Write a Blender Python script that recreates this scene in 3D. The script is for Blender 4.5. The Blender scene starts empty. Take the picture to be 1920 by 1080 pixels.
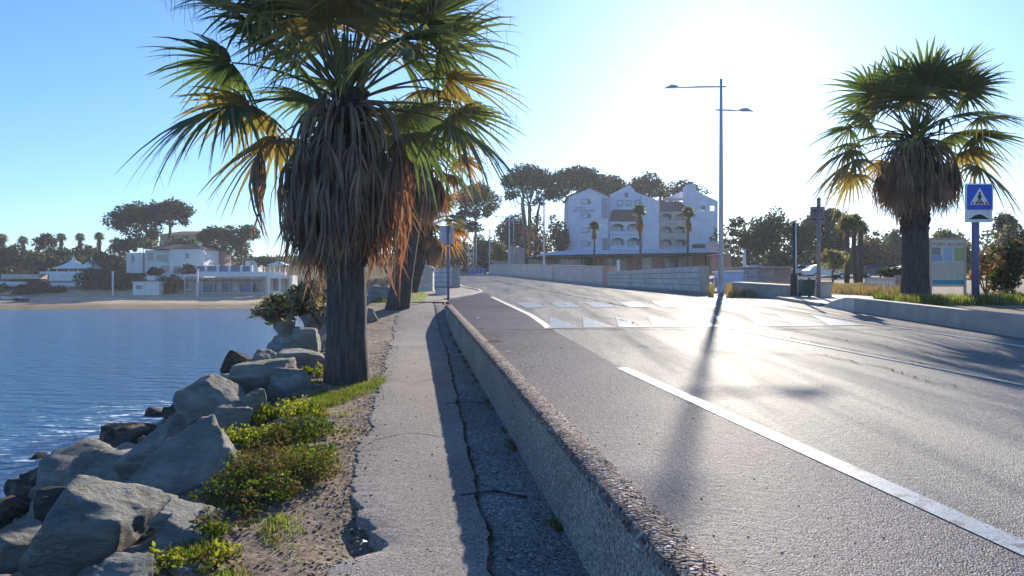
import bpy, bmesh, math, random
import numpy as np
from mathutils import Vector, Matrix, noise
R_ = math.radians
scene = bpy.context.scene
COL = scene.collection

# ------------------------------------------------------------------ camera, sky, sun, exposure
F = 1450.0; HOR = 540.0; EYE = 1.25; SL = 0.0276
cam_d = bpy.data.cameras.new('camera'); cam = bpy.data.objects.new('camera', cam_d); COL.objects.link(cam)
cam.location = (0, 0, EYE); cam.rotation_euler = (R_(90), 0, 0)
cam_d.sensor_width = 36; cam_d.lens = F / 1920 * 36; cam_d.clip_start = 0.05; cam_d.clip_end = 6000
scene.camera = cam
SUN_EL = 17.8; SUN_AZ = 15.6        # azimuth: degrees to the right of +Y
world = bpy.data.worlds.new('World'); scene.world = world; world.use_nodes = True
wn = world.node_tree.nodes; wl = world.node_tree.links
sky = wn.new('ShaderNodeTexSky'); sky.sky_type = 'NISHITA'; sky.sun_disc = False
sky.sun_elevation = R_(SUN_EL); sky.sun_rotation = R_(SUN_AZ)
sky.air_density = 1.0; sky.dust_density = 0.26; sky.ozone_density = 7.0
bg = wn['Background']; bg.inputs['Strength'].default_value = 0.11
wl.new(sky.outputs[0], bg.inputs[0])
sd = bpy.data.lights.new('sun', 'SUN'); so = bpy.data.objects.new('sun', sd); COL.objects.link(so)
sd.energy = 5.0; sd.angle = R_(0.5); sd.color = (1.0, 0.90, 0.76)
sdir = Vector((math.sin(R_(SUN_AZ)) * math.cos(R_(SUN_EL)), math.cos(R_(SUN_AZ)) * math.cos(R_(SUN_EL)), math.sin(R_(SUN_EL))))
so.rotation_euler = sdir.to_track_quat('Z', 'Y').to_euler(); so.location = (20, 60, 40)
scene.view_settings.view_transform = 'Standard'; scene.view_settings.look = 'None'
scene.view_settings.exposure = 0.93; scene.view_settings.gamma = 1.0

# ------------------------------------------------------------------ helpers
def PX(px, Y): return (px - 960) / F * Y
def PZ(py, Y): return EYE + (HOR - py) / F * Y
def GY(py, off=0.0): return (EYE + off) * F / (py - (HOR - SL * F))
def GP(px, py, off=0.0):
    Y = GY(py, off); return (PX(px, Y), Y, SL * Y - off)
def sstep(a, b, x):
    t = np.clip((x - a) / (b - a), 0, 1); return t * t * (3 - 2 * t)
def RZ(Y):                                   # height of the road plane
    Y = np.asarray(Y, float)
    return np.where(Y < 125, SL * np.maximum(Y, -25), SL * 125 + 0.35 * (1 - np.exp(-np.maximum(Y - 125, 0) / 12.7)))
def SH(Y): return 0.128 * np.clip(Y, -25, 150)

def tag(o, label=None, cat=None, group=None, kind=None):
    if label: o['label'] = label
    if cat: o['category'] = cat
    if group: o['group'] = group
    if kind: o['kind'] = kind
    return o
def empty(name, loc, label, cat, group=None, rz=0.0):
    o = bpy.data.objects.new(name, None); COL.objects.link(o)
    o.location = loc; o.rotation_euler = (0, 0, rz); o.empty_display_size = 0.2
    return tag(o, label, cat, group)
def link_mesh(name, me, mats, parent=None, origin=None, smooth=False):
    o = bpy.data.objects.new(name, me); COL.objects.link(o)
    off = None
    if parent is not None:
        o.parent = parent
        q = parent; off = Vector((0, 0, 0))
        while q is not None: off += Vector(q.location); q = q.parent
    elif origin is not None: off = Vector(origin); o.location = off
    if off is not None and off.length > 0:
        me.transform(Matrix.Translation(-off))
    if not isinstance(mats, (list, tuple)): mats = [mats]
    for m in mats: me.materials.append(m)
    if smooth: me.polygons.foreach_set('use_smooth', [True] * len(me.polygons))
    me.update(); return o
class MB:
    def __init__(s): s.v = []; s.f = []; s.m = []
    def add(s, vs, fs, m=0):
        b = len(s.v); s.v.extend([tuple(map(float, v)) for v in vs])
        for f in fs: s.f.append([i + b for i in f]); s.m.append(m)
    def box(s, x0, x1, y0, y1, z0, z1, m=0):
        s.add([(x0,y0,z0),(x1,y0,z0),(x1,y1,z0),(x0,y1,z0),(x0,y0,z1),(x1,y0,z1),(x1,y1,z1),(x0,y1,z1)],
              [(0,3,2,1),(4,5,6,7),(0,1,5,4),(1,2,6,5),(2,3,7,6),(3,0,4,7)], m)
    def obox(s, c, ax, half, m=0):           # oriented box: ax three unit vectors
        c = Vector(c); vs = []
        for k in range(8):
            v = c.copy()
            for i in range(3): v += Vector(ax[i]) * half[i] * (1 if (k >> i) & 1 else -1)
            vs.append(v)
        s.add(vs, [(0,2,3,1),(4,5,7,6),(0,1,5,4),(2,6,7,3),(0,4,6,2),(1,3,7,5)], m)
    def wall(s, p0, p1, t, z0, z1, m=0, top0=None, top1=None):   # vertical slab from p0 to p1 with thickness t
        p0 = Vector((p0[0], p0[1], 0)); p1 = Vector((p1[0], p1[1], 0)); d = (p1 - p0).normalized(); n = Vector((-d.y, d.x, 0)) * t / 2
        a0, a1 = (z0, z0) if not isinstance(z0, tuple) else z0
        b0, b1 = (z1, z1) if not isinstance(z1, tuple) else z1
        q = [p0 - n, p1 - n, p1 + n, p0 + n]; lo = [a0, a1, a1, a0]; hi = [b0, b1, b1, b0]
        s.add([(q[i].x, q[i].y, lo[i]) for i in range(4)] + [(q[i].x, q[i].y, hi[i]) for i in range(4)],
              [(0,3,2,1),(4,5,6,7),(0,1,5,4),(1,2,6,5),(2,3,7,6),(3,0,4,7)], m)
    def tube(s, pts, rads, n=8, m=0, cap=True):
        pts = [Vector(p) for p in pts]; rings = []; b = len(s.v)
        ref = Vector((0, 0, 1)) if abs((pts[-1] - pts[0]).normalized().z) < 0.8 else Vector((1, 0, 0))
        for i, p in enumerate(pts):
            t = (pts[min(i + 1, len(pts) - 1)] - pts[max(i - 1, 0)]).normalized()
            a = t.cross(ref).normalized(); c = a.cross(t).normalized(); r = rads[i]
            for k in range(n):
                g = 2 * math.pi * k / n; s.v.append(tuple(p + (a * math.cos(g) + c * math.sin(g)) * r))
        for i in range(len(pts) - 1):
            for k in range(n):
                k2 = (k + 1) % n; s.f.append([b + i*n + k, b + i*n + k2, b + (i+1)*n + k2, b + (i+1)*n + k]); s.m.append(m)
        if cap:
            s.f.append([b + k for k in range(n)][::-1]); s.m.append(m)
            s.f.append([b + (len(pts)-1)*n + k for k in range(n)]); s.m.append(m)
    def prism(s, pts, y0, y1, m=0):          # pts (x,z) polygon, extruded along y
        n = len(pts)
        s.add([(p[0], y0, p[1]) for p in pts] + [(p[0], y1, p[1]) for p in pts],
              [list(range(n)), list(range(2*n-1, n-1, -1))] + [(i, i + n, (i+1) % n + n, (i+1) % n) for i in range(n)], m)
    def pprism(s, pp, Y, depth, m=0): s.prism([(PX(a, Y), PZ(b, Y)) for a, b in pp], Y, Y + depth, m)
    def pbox(s, a, b, c, d, Y, depth, m=0):  # pixel rectangle a..b by c..d (top..bottom)
        s.box(PX(a, Y), PX(b, Y), Y, Y + depth, PZ(d, Y), PZ(c, Y), m)
    def blade(s, pts, ws, side, m=0):        # strip along pts with half widths ws
        b = len(s.v)
        for p, w in zip(pts, ws):
            s.v.append((p[0]-side[0]*w, p[1]-side[1]*w, p[2]-side[2]*w)); s.v.append((p[0]+side[0]*w, p[1]+side[1]*w, p[2]+side[2]*w))
        for i in range(len(pts) - 1):
            s.f.append([b+2*i, b+2*i+1, b+2*i+3, b+2*i+2]); s.m.append(m)
    def build(s, name, mats, parent=None, origin=None, smooth=False, fix=True):
        me = bpy.data.meshes.new(name); me.from_pydata(s.v, [], s.f)
        if any(s.m): me.polygons.foreach_set('material_index', s.m)
        if fix:
            bm = bmesh.new(); bm.from_mesh(me); bmesh.ops.recalc_face_normals(bm, faces=bm.faces); bm.to_mesh(me); bm.free()
        return link_mesh(name, me, mats, parent, origin, smooth)
def arr_mesh(name, V, Q, mats, parent=None, origin=None, smooth=False, mi=None):
    me = bpy.data.meshes.new(name); V = np.asarray(V, np.float32); Q = np.asarray(Q, np.int32); k = Q.shape[1]
    me.vertices.add(len(V)); me.vertices.foreach_set('co', V.ravel())
    me.loops.add(Q.size); me.loops.foreach_set('vertex_index', Q.ravel())
    me.polygons.add(len(Q)); me.polygons.foreach_set('loop_start', np.arange(0, Q.size, k, dtype=np.int32))
    if mi is not None: me.polygons.foreach_set('material_index', np.asarray(mi, np.int32))
    me.update(calc_edges=True)
    return link_mesh(name, me, mats, parent, origin, smooth)
def grid_mesh(name, X, Yg, Z, mats, **kw):
    ny, nx = X.shape; V = np.stack([X, Yg, Z], -1).reshape(-1, 3)
    i = np.arange(ny - 1)[:, None] * nx + np.arange(nx - 1)[None, :]
    Q = np.stack([i, i + 1, i + nx + 1, i + nx], -1).reshape(-1, 4)
    return arr_mesh(name, V, Q, mats, **kw)
def copy_tree(o, parent=None):
    c = o.copy(); COL.objects.link(c); c.parent = parent
    for ch in list(o.children): copy_tree(ch, c)
    return c

# ------------------------------------------------------------------ materials
def mat(name, c1, c2=None, rough=0.8, scale=4.0, bump=0.0, bscale=None, metal=0.0, stretch=(1,1,1), c3=None, spec=0.5, bdist=0.02, detail=6.0):
    m = bpy.data.materials.new(name); m.use_nodes = True; nt = m.node_tree; n = nt.nodes; l = nt.links
    p = n['Principled BSDF']; p.inputs['Roughness'].default_value = rough; p.inputs['Metallic'].default_value = metal
    p.inputs['Specular IOR Level'].default_value = spec
    tc = n.new('ShaderNodeTexCoord'); mp = n.new('ShaderNodeMapping'); mp.inputs['Scale'].default_value = stretch
    l.new(tc.outputs['Object'], mp.inputs[0])
    if c2 is None: c2 = tuple(x * 0.82 for x in c1)
    no = n.new('ShaderNodeTexNoise'); no.inputs['Scale'].default_value = scale; no.inputs['Detail'].default_value = detail; no.inputs['Roughness'].default_value = 0.62
    l.new(mp.outputs[0], no.inputs['Vector'])
    cr = n.new('ShaderNodeValToRGB'); e = cr.color_ramp.elements
    e[0].position = 0.36; e[0].color = (*c2, 1); e[1].position = 0.64; e[1].color = (*c1, 1)
    if c3: q = e.new(0.5); q.color = (*c3, 1)
    l.new(no.outputs['Fac'], cr.inputs[0]); l.new(cr.outputs[0], p.inputs['Base Color'])
    if bump:
        nb = n.new('ShaderNodeTexNoise'); nb.inputs['Scale'].default_value = bscale or scale * 4; nb.inputs['Detail'].default_value = 8
        l.new(mp.outputs[0], nb.inputs['Vector'])
        b = n.new('ShaderNodeBump'); b.inputs['Strength'].default_value = bump; b.inputs['Distance'].default_value = bdist
        l.new(nb.outputs['Fac'], b.inputs['Height']); l.new(b.outputs[0], p.inputs['Normal'])
    return m
def leafmat(name, c1, c2, trans=0.4, scale=3.0, tint=(1.2, 1.1, 0.5), rough=0.5, gloss=0.06):
    m = bpy.data.materials.new(name); m.use_nodes = True; nt = m.node_tree; n = nt.nodes; l = nt.links
    n.remove(n['Principled BSDF']); out = n['Material Output']
    tc = n.new('ShaderNodeTexCoord'); no = n.new('ShaderNodeTexNoise'); no.inputs['Scale'].default_value = scale; no.inputs['Detail'].default_value = 4
    l.new(tc.outputs['Object'], no.inputs['Vector'])
    cr = n.new('ShaderNodeValToRGB'); e = cr.color_ramp.elements; e[0].position = 0.35; e[0].color = (*c1, 1); e[1].position = 0.65; e[1].color = (*c2, 1)
    l.new(no.outputs['Fac'], cr.inputs[0])
    d = n.new('ShaderNodeBsdfDiffuse'); t = n.new('ShaderNodeBsdfTranslucent'); g = n.new('ShaderNodeBsdfGlossy'); g.inputs['Roughness'].default_value = rough
    mx = n.new('ShaderNodeMix'); mx.data_type = 'RGBA'; mx.blend_type = 'MULTIPLY'; mx.inputs[0].default_value = 1.0
    l.new(cr.outputs[0], mx.inputs[6]); mx.inputs[7].default_value = (*tint, 1)
    l.new(cr.outputs[0], d.inputs[0]); l.new(mx.outputs[2], t.inputs[0])
    a = n.new('ShaderNodeMixShader'); a.inputs[0].default_value = trans; l.new(d.outputs[0], a.inputs[1]); l.new(t.outputs[0], a.inputs[2])
    b = n.new('ShaderNodeMixShader'); b.inputs[0].default_value = gloss; l.new(a.outputs[0], b.inputs[1]); l.new(g.outputs[0], b.inputs[2])
    l.new(b.outputs[0], out.inputs[0]); return m
M = {}
def speckle(name, base, lightc, darkc, sc, rough, bump, patch=None, patch_scale=0.5, spec=0.5, bdist=0.006, big=(0.85, 1.15), rvar=0.0, crack=False, gloss=None, tracks=False, pthr=(0.5, 0.62)):
    """aggregate surface: voronoi chips in three tones, slow patches, fine relief"""
    m = bpy.data.materials.new(name); m.use_nodes = True; nt = m.node_tree; n = nt.nodes; l = nt.links
    p = n['Principled BSDF']; p.inputs['Roughness'].default_value = rough; p.inputs['Specular IOR Level'].default_value = spec
    tc = n.new('ShaderNodeTexCoord')
    vo = n.new('ShaderNodeTexVoronoi'); vo.inputs['Scale'].default_value = sc; l.new(tc.outputs['Object'], vo.inputs['Vector'])
    sep = n.new('ShaderNodeSeparateColor'); l.new(vo.outputs['Color'], sep.inputs[0])
    cr = n.new('ShaderNodeValToRGB'); e = cr.color_ramp.elements
    e[0].position = 0.0; e[0].color = (*darkc, 1); e[1].position = 1.0; e[1].color = (*lightc, 1)
    q = e.new(0.35); q.color = (*base, 1); q = e.new(0.8); q.color = (*base, 1)
    l.new(sep.outputs[0], cr.inputs[0])
    no = n.new('ShaderNodeTexNoise'); no.inputs['Scale'].default_value = patch_scale; no.inputs['Detail'].default_value = 5; l.new(tc.outputs['Object'], no.inputs['Vector'])
    mr = n.new('ShaderNodeMapRange'); mr.inputs[1].default_value = 0.3; mr.inputs[2].default_value = 0.7; mr.inputs[3].default_value = big[0]; mr.inputs[4].default_value = big[1]
    l.new(no.outputs['Fac'], mr.inputs[0])
    mx = n.new('ShaderNodeMix'); mx.data_type = 'RGBA'; mx.blend_type = 'MULTIPLY'; mx.inputs[0].default_value = 1
    l.new(cr.outputs[0], mx.inputs[6]); l.new(mr.outputs[0], mx.inputs[7]); colout = mx.outputs[2]
    if patch:
        n2 = n.new('ShaderNodeTexNoise'); n2.inputs['Scale'].default_value = patch_scale * 2.3; n2.inputs['Detail'].default_value = 8; l.new(tc.outputs['Object'], n2.inputs['Vector'])
        c2 = n.new('ShaderNodeMapRange'); c2.inputs[1].default_value = pthr[0]; c2.inputs[2].default_value = pthr[1]; l.new(n2.outputs['Fac'], c2.inputs[0])
        m2 = n.new('ShaderNodeMix'); m2.data_type = 'RGBA'; l.new(c2.outputs[0], m2.inputs[0]); l.new(colout, m2.inputs[6]); m2.inputs[7].default_value = (*patch, 1); colout = m2.outputs[2]
    if crack:
        v2 = n.new('ShaderNodeTexVoronoi'); v2.feature = 'DISTANCE_TO_EDGE'; v2.inputs['Scale'].default_value = 0.55
        nw = n.new('ShaderNodeTexNoise'); nw.inputs['Scale'].default_value = 2.5; nw.inputs['Detail'].default_value = 6; l.new(tc.outputs['Object'], nw.inputs['Vector'])
        ad = n.new('ShaderNodeVectorMath'); ad.operation = 'MULTIPLY_ADD'; ad.inputs[1].default_value = (0.5, 0.5, 0.5); l.new(nw.outputs['Color'], ad.inputs[0]); l.new(tc.outputs['Object'], ad.inputs[2])
        l.new(ad.outputs[0], v2.inputs['Vector'])
        lt = n.new('ShaderNodeMapRange'); lt.inputs[1].default_value = 0.004; lt.inputs[2].default_value = 0.016; lt.inputs[3].default_value = 0.45; lt.inputs[4].default_value = 1
        l.new(v2.outputs['Distance'], lt.inputs[0])
        m3 = n.new('ShaderNodeMix'); m3.data_type = 'RGBA'; m3.blend_type = 'MULTIPLY'; m3.inputs[0].default_value = 1; l.new(colout, m3.inputs[6]); l.new(lt.outputs[0], m3.inputs[7]); colout = m3.outputs[2]
    if tracks:                                # worn wheel tracks and oil drips running with the traffic
        mpt = n.new('ShaderNodeMapping'); mpt.inputs['Rotation'].default_value = (0, 0, -0.147); mpt.inputs['Scale'].default_value = (1.15, 0.06, 1); l.new(tc.outputs['Object'], mpt.inputs[0])
        nt_ = n.new('ShaderNodeTexNoise'); nt_.inputs['Scale'].default_value = 1.3; nt_.inputs['Detail'].default_value = 7; nt_.inputs['Roughness'].default_value = 0.6; l.new(mpt.outputs[0], nt_.inputs['Vector'])
        rt = n.new('ShaderNodeMapRange'); rt.inputs[1].default_value = 0.35; rt.inputs[2].default_value = 0.65; rt.inputs[3].default_value = 0.62; rt.inputs[4].default_value = 1.25; l.new(nt_.outputs['Fac'], rt.inputs[0])
        m4 = n.new('ShaderNodeMix'); m4.data_type = 'RGBA'; m4.blend_type = 'MULTIPLY'; m4.inputs[0].default_value = 1; l.new(colout, m4.inputs[6]); l.new(rt.outputs[0], m4.inputs[7]); colout = m4.outputs[2]
    l.new(colout, p.inputs['Base Color'])
    bp = n.new('ShaderNodeBump'); bp.inputs['Strength'].default_value = bump; bp.inputs['Distance'].default_value = bdist
    l.new(vo.outputs['Distance'], bp.inputs['Height']); bp.invert = True
    nb = n.new('ShaderNodeTexNoise'); nb.inputs['Scale'].default_value = sc * 0.18; nb.inputs['Detail'].default_value = 9; l.new(tc.outputs['Object'], nb.inputs['Vector'])
    b2 = n.new('ShaderNodeBump'); b2.inputs['Strength'].default_value = bump * 0.7; b2.inputs['Distance'].default_value = bdist * 2.5
    l.new(nb.outputs['Fac'], b2.inputs['Height']); l.new(bp.outputs[0], b2.inputs['Normal']); l.new(b2.outputs[0], p.inputs['Normal'])
    if gloss:                                 # matt binder with a little polished stone on top
        d = n.new('ShaderNodeBsdfDiffuse'); d.inputs['Roughness'].default_value = 0.6; gl = n.new('ShaderNodeBsdfGlossy'); gl.inputs['Roughness'].default_value = rough; ms = n.new('ShaderNodeMixShader')
        l.new(colout, d.inputs[0]); l.new(b2.outputs[0], d.inputs['Normal']); l.new(b2.outputs[0], gl.inputs['Normal'])
        if tracks:
            mg = n.new('ShaderNodeMapRange'); mg.inputs[1].default_value = 0.35; mg.inputs[2].default_value = 0.65; mg.inputs[3].default_value = gloss*1.5; mg.inputs[4].default_value = gloss*.6; l.new(nt_.outputs['Fac'], mg.inputs[0]); l.new(mg.outputs[0], ms.inputs[0])
        else: ms.inputs[0].default_value = gloss
        l.new(d.outputs[0], ms.inputs[1]); l.new(gl.outputs[0], ms.inputs[2]); l.new(ms.outputs[0], n['Material Output'].inputs[0])
    return m
M['road'] = speckle('road_asphalt', (0.20, 0.185, 0.172), (0.56, 0.52, 0.48), (0.035, 0.033, 0.03), 120, 0.58, 0.8, patch_scale=0.35, gloss=0.11, tracks=True, bdist=0.009, big=(0.82, 1.18))
M['lane'] = speckle('cycle_lane_asphalt', (0.32, 0.255, 0.235), (0.72, 0.62, 0.57), (0.045, 0.038, 0.036), 120, 0.45, 0.6, patch_scale=0.6, gloss=0.034, bdist=0.009, big=(0.82, 1.18))
M['path'] = speckle('path_asphalt', (0.29, 0.255, 0.235), (0.55, 0.5, 0.46), (0.07, 0.065, 0.06), 125, 0.9, 0.5, patch_scale=0.9, spec=0.1, big=(0.85, 1.15), patch=None)
M['gravelly'] = speckle('rough_asphalt', (0.20, 0.205, 0.21), (0.45, 0.45, 0.44), (0.04, 0.04, 0.04), 62, 0.9, 0.9, patch_scale=1.2, spec=0.2, bdist=0.012)
M['aggregate'] = speckle('exposed_aggregate_concrete', (0.33, 0.32, 0.30), (0.72, 0.70, 0.66), (0.09, 0.085, 0.08), 75, 0.85, 1.0, patch_scale=1.0, spec=0.2, bdist=0.014)
M['kerbtop'] = speckle('worn_kerb_top', (0.23, 0.18, 0.165), (0.6, 0.52, 0.48), (0.05, 0.038, 0.034), 48, 0.9, 1.0, patch_scale=1.5, spec=0.1, bdist=0.02)
M['concrete'] = mat('concrete', (0.42, 0.39, 0.37), (0.31, 0.29, 0.275), 0.9, 1.6, 0.3, 25)
M['parapet'] = mat('parapet_render', (0.66, 0.56, 0.50), (0.54, 0.46, 0.41), 0.9, 0.8, 0.25, 12)
M['blocks'] = mat('limestone_blocks', (0.66, 0.62, 0.58), (0.50, 0.47, 0.44), 0.9, 1.8, 0.5, 14)
M['redstone'] = mat('red_pillar_stone', (0.52, 0.32, 0.27), (0.4, 0.25, 0.21), 0.9, 2.5, 0.3, 18)
M['whitepaint'] = speckle('road_paint', (0.80, 0.78, 0.72), (0.9, 0.88, 0.84), (0.25, 0.24, 0.22), 150, 0.5, 0.12, patch_scale=4.0, gloss=0.09, big=(0.85, 1.1), patch=(0.26, 0.24, 0.22), pthr=(0.54, 0.64))
M['yelpaint'] = speckle('faded_road_paint', (0.42, 0.38, 0.29), (0.6, 0.55, 0.45), (0.10, 0.095, 0.09), 70, 0.6, 0.35, patch_scale=1.5, big=(0.8, 1.1))
M['hotel'] = mat('pale_lilac_render', (0.74, 0.75, 0.84), (0.64, 0.65, 0.74), 0.9, 0.5)
M['white'] = mat('white_render', (0.78, 0.77, 0.75), (0.66, 0.66, 0.65), 0.9, 0.6, 0.1, 20)
M['bluegrey'] = mat('blue_grey_frame', (0.17, 0.19, 0.30), (0.14, 0.16, 0.26), .6)
M['cream'] = mat('cream_render', (0.62, 0.54, 0.46), (0.5, 0.44, 0.38), 0.9, 0.7, 0.1, 20)
M['grey_render'] = mat('grey_render', (0.42, 0.42, 0.44), (0.34, 0.34, 0.36), 0.9, 0.8)
M['roof'] = mat('clay_tile_roof', (0.22, 0.13, 0.10), (0.13, 0.08, 0.065), 0.9, 3.0, 0.5, 9)
M['darkwood'] = mat('dark_timber', (0.09, 0.065, 0.05), (0.05, 0.04, 0.03), 0.8, 3.0)
M['glass'] = mat('window_glass', (0.16, 0.20, 0.26), (0.08, 0.10, 0.14), 0.12, 0.4, spec=0.8)
M['curtain'] = mat('pale_curtained_pane', (0.62, 0.66, 0.74), (0.50, 0.53, 0.6), 0.3, 1.5, spec=0.6)
M['metal'] = mat('painted_grey_metal', (0.52, 0.56, 0.62), (0.45, 0.49, 0.55), 0.45, 2.0, spec=0.4)
M['darkmetal'] = mat('dark_metal', (0.05, 0.05, 0.065), (0.035, 0.035, 0.045), 0.5, 2.0)
M['whitemetal'] = mat('white_metal', (0.72, 0.73, 0.75), (0.62, 0.63, 0.65), 0.4, 2.0)
M['purplemetal'] = mat('blue_grey_post', (0.16, 0.17, 0.30), (0.12, 0.13, 0.24), 0.5, 2.0)
M['brownmetal'] = mat('weathered_sign_back', (0.30, 0.26, 0.26), (0.22, 0.19, 0.19), 0.6, 3.0)
M['blue'] = mat('traffic_blue', (0.02, 0.10, 0.62), (0.018, 0.085, 0.55), 0.4, 2.0)
M['signwhite'] = mat('sign_white', (0.8, 0.8, 0.78), (0.74, 0.74, 0.72), 0.4, 2.0)
M['black'] = mat('sign_black', (0.015, 0.015, 0.018), (0.02, 0.02, 0.02), 0.5, 2.0)
M['red'] = mat('sign_red', (0.45, 0.06, 0.05), (0.4, 0.05, 0.04), 0.5, 2.0)
M['tyre'] = mat('tyre_rubber', (0.02, 0.02, 0.02), (0.03, 0.03, 0.03), 0.8, 5.0)
M['carwhite'] = mat('white_car_paint', (0.75, 0.76, 0.78), (0.70, 0.71, 0.73), 0.25, 1.0, spec=0.7)
M['carsilver'] = mat('silver_car_paint', (0.42, 0.44, 0.47), (0.38, 0.40, 0.43), 0.25, 1.0, spec=0.7)
M['cardark'] = mat('dark_car_paint', (0.03, 0.03, 0.05), (0.025, 0.025, 0.04), 0.25, 1.0, spec=0.7)
M['carglass'] = mat('car_glass', (0.02, 0.025, 0.03), (0.03, 0.035, 0.04), 0.08, 1.0, spec=0.8)
M['lampglass'] = mat('lamp_glass', (0.6, 0.6, 0.6), (0.5, 0.5, 0.5), 0.2, 1.0)
M['bluecover'] = mat('bright_blue_sheet', (0.05, 0.22, 0.65), (0.03, 0.15, 0.5), 0.6, 3.0, 0.5, 6)
M['paleblue'] = mat('pale_blue_panel', (0.45, 0.60, 0.80), (0.38, 0.52, 0.72), 0.7, 2.0)
M['bluerail'] = mat('mid_blue_metal', (0.10, 0.16, 0.27), (0.08, 0.13, 0.23), 0.5, 2.0)
M['greenbin'] = mat('dark_green_plastic', (0.035, 0.10, 0.085), (0.025, 0.075, 0.065), 0.5, 2.0)
M['terracotta'] = mat('terracotta_render', (0.50, 0.27, 0.20), (0.40, 0.22, 0.17), 0.9, 2.0)
M['pinkrender'] = mat('pink_render', (0.48, 0.33, 0.30), (0.38, 0.27, 0.25), 0.9, 1.0)
M['tent'] = mat('white_tent_fabric', (0.82, 0.82, 0.80), (0.74, 0.74, 0.73), 0.8, 1.0)
M['woodpale'] = mat('sun_bleached_wood', (0.34, 0.29, 0.25), (0.24, 0.2, 0.175), 0.85, 8.0, 0.2, 30, stretch=(4, 4, 0.6))
M['trunk'] = mat('palm_trunk_bark', (0.135, 0.115, 0.105), (0.045, 0.038, 0.036), 0.95, 16.0, 1.0, 26, stretch=(1.6, 1.6, 0.22), bdist=0.05)
M['boots'] = mat('old_leaf_bases', (0.075, 0.055, 0.05), (0.03, 0.022, 0.022), 0.95, 9.0, 0.8, 20, bdist=0.04)
M['bark'] = mat('pine_bark', (0.20, 0.14, 0.125), (0.10, 0.07, 0.065), 0.95, 3.0, 0.6, 12, stretch=(1, 1, 0.4), bdist=0.05)
M['twig'] = mat('shrub_wood', (0.12, 0.085, 0.065), (0.06, 0.045, 0.035), 0.95, 8.0)
M['petiole'] = leafmat('petiole_green', (0.11, 0.13, 0.04), (0.17, 0.15, 0.05), 0.15)
M['petiole_dry'] = leafmat('petiole_dry', (0.19, 0.14, 0.10), (0.30, 0.225, 0.16), 0.1, gloss=0.03)
M['frond'] = leafmat('palm_leaf_green', (0.045, 0.085, 0.035), (0.11, 0.15, 0.055), 0.52, 1.6, (1.5, 1.45, 0.65), 0.42, 0.12)
M['frond_y'] = leafmat('palm_leaf_yellowing', (0.17, 0.165, 0.065), (0.29, 0.25, 0.11), 0.55, 1.6, (1.35, 1.15, 0.6), 0.45, 0.08)
M['frond_o'] = leafmat('palm_leaf_rusty', (0.19, 0.13, 0.06), (0.28, 0.19, 0.09), 0.5, 1.6, (1.4, 0.95, 0.5), 0.5, 0.04)
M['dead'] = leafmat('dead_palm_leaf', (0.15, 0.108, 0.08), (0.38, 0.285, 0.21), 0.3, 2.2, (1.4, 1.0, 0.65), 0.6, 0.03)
M['dead2'] = leafmat('dead_palm_leaf_rust_and_sunlit', (0.16, 0.10, 0.07), (0.30, 0.185, 0.12), 0.4, 2.2, (1.5, 0.95, 0.6), 0.6, 0.03)
M['pine'] = leafmat('pine_needles', (0.016, 0.032, 0.016), (0.055, 0.075, 0.03), 0.25, 0.35, (1.5, 1.4, 0.6), gloss=0.03)
M['pineb'] = leafmat('pine_needles_olive', (0.03, 0.045, 0.02), (0.085, 0.095, 0.04), 0.3, 0.5, (1.5, 1.4, 0.6), gloss=0.03)
M['broad'] = leafmat('broadleaf_dark', (0.02, 0.04, 0.018), (0.07, 0.09, 0.03), 0.35, 0.6, (1.5, 1.5, 0.5))
M['broadl'] = leafmat('broadleaf_light', (0.07, 0.11, 0.03), (0.16, 0.19, 0.06), 0.45, 0.8, (1.4, 1.4, 0.5))
M['rusty'] = leafmat('autumn_leaf', (0.14, 0.075, 0.04), (0.24, 0.15, 0.07), 0.4, 0.8, (1.3, 1.0, 0.6))
M['sage'] = leafmat('tamarisk_leaf', (0.20, 0.19, 0.10), (0.38, 0.34, 0.20), 0.5, 1.2, (1.3, 1.2, 0.7))
M['shrubg'] = leafmat('shrub_leaf_green', (0.035, 0.065, 0.018), (0.10, 0.135, 0.03), 0.4, 3.0, (1.5, 1.5, 0.4), 0.6, 0.02)
M['shruby'] = leafmat('shrub_leaf_yellow', (0.20, 0.24, 0.03), (0.34, 0.34, 0.05), 0.5, 4.0, (1.2, 1.2, 0.4), 0.6, 0.02)
M['shrubr'] = leafmat('shrub_leaf_brown', (0.11, 0.085, 0.04), (0.20, 0.15, 0.07), 0.3, 4.0, gloss=0.01)
M['grass'] = leafmat('fresh_grass', (0.09, 0.15, 0.02), (0.20, 0.27, 0.035), 0.5, 2.0, (1.3, 1.4, 0.35))
M['drygrass'] = leafmat('dry_grass', (0.22, 0.18, 0.09), (0.34, 0.27, 0.13), 0.4, 2.0, (1.2, 1.0, 0.6))
M['reed'] = leafmat('dry_reeds', (0.24, 0.15, 0.11), (0.36, 0.24, 0.17), 0.4, 2.0, (1.2, 1.0, 0.7))

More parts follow.
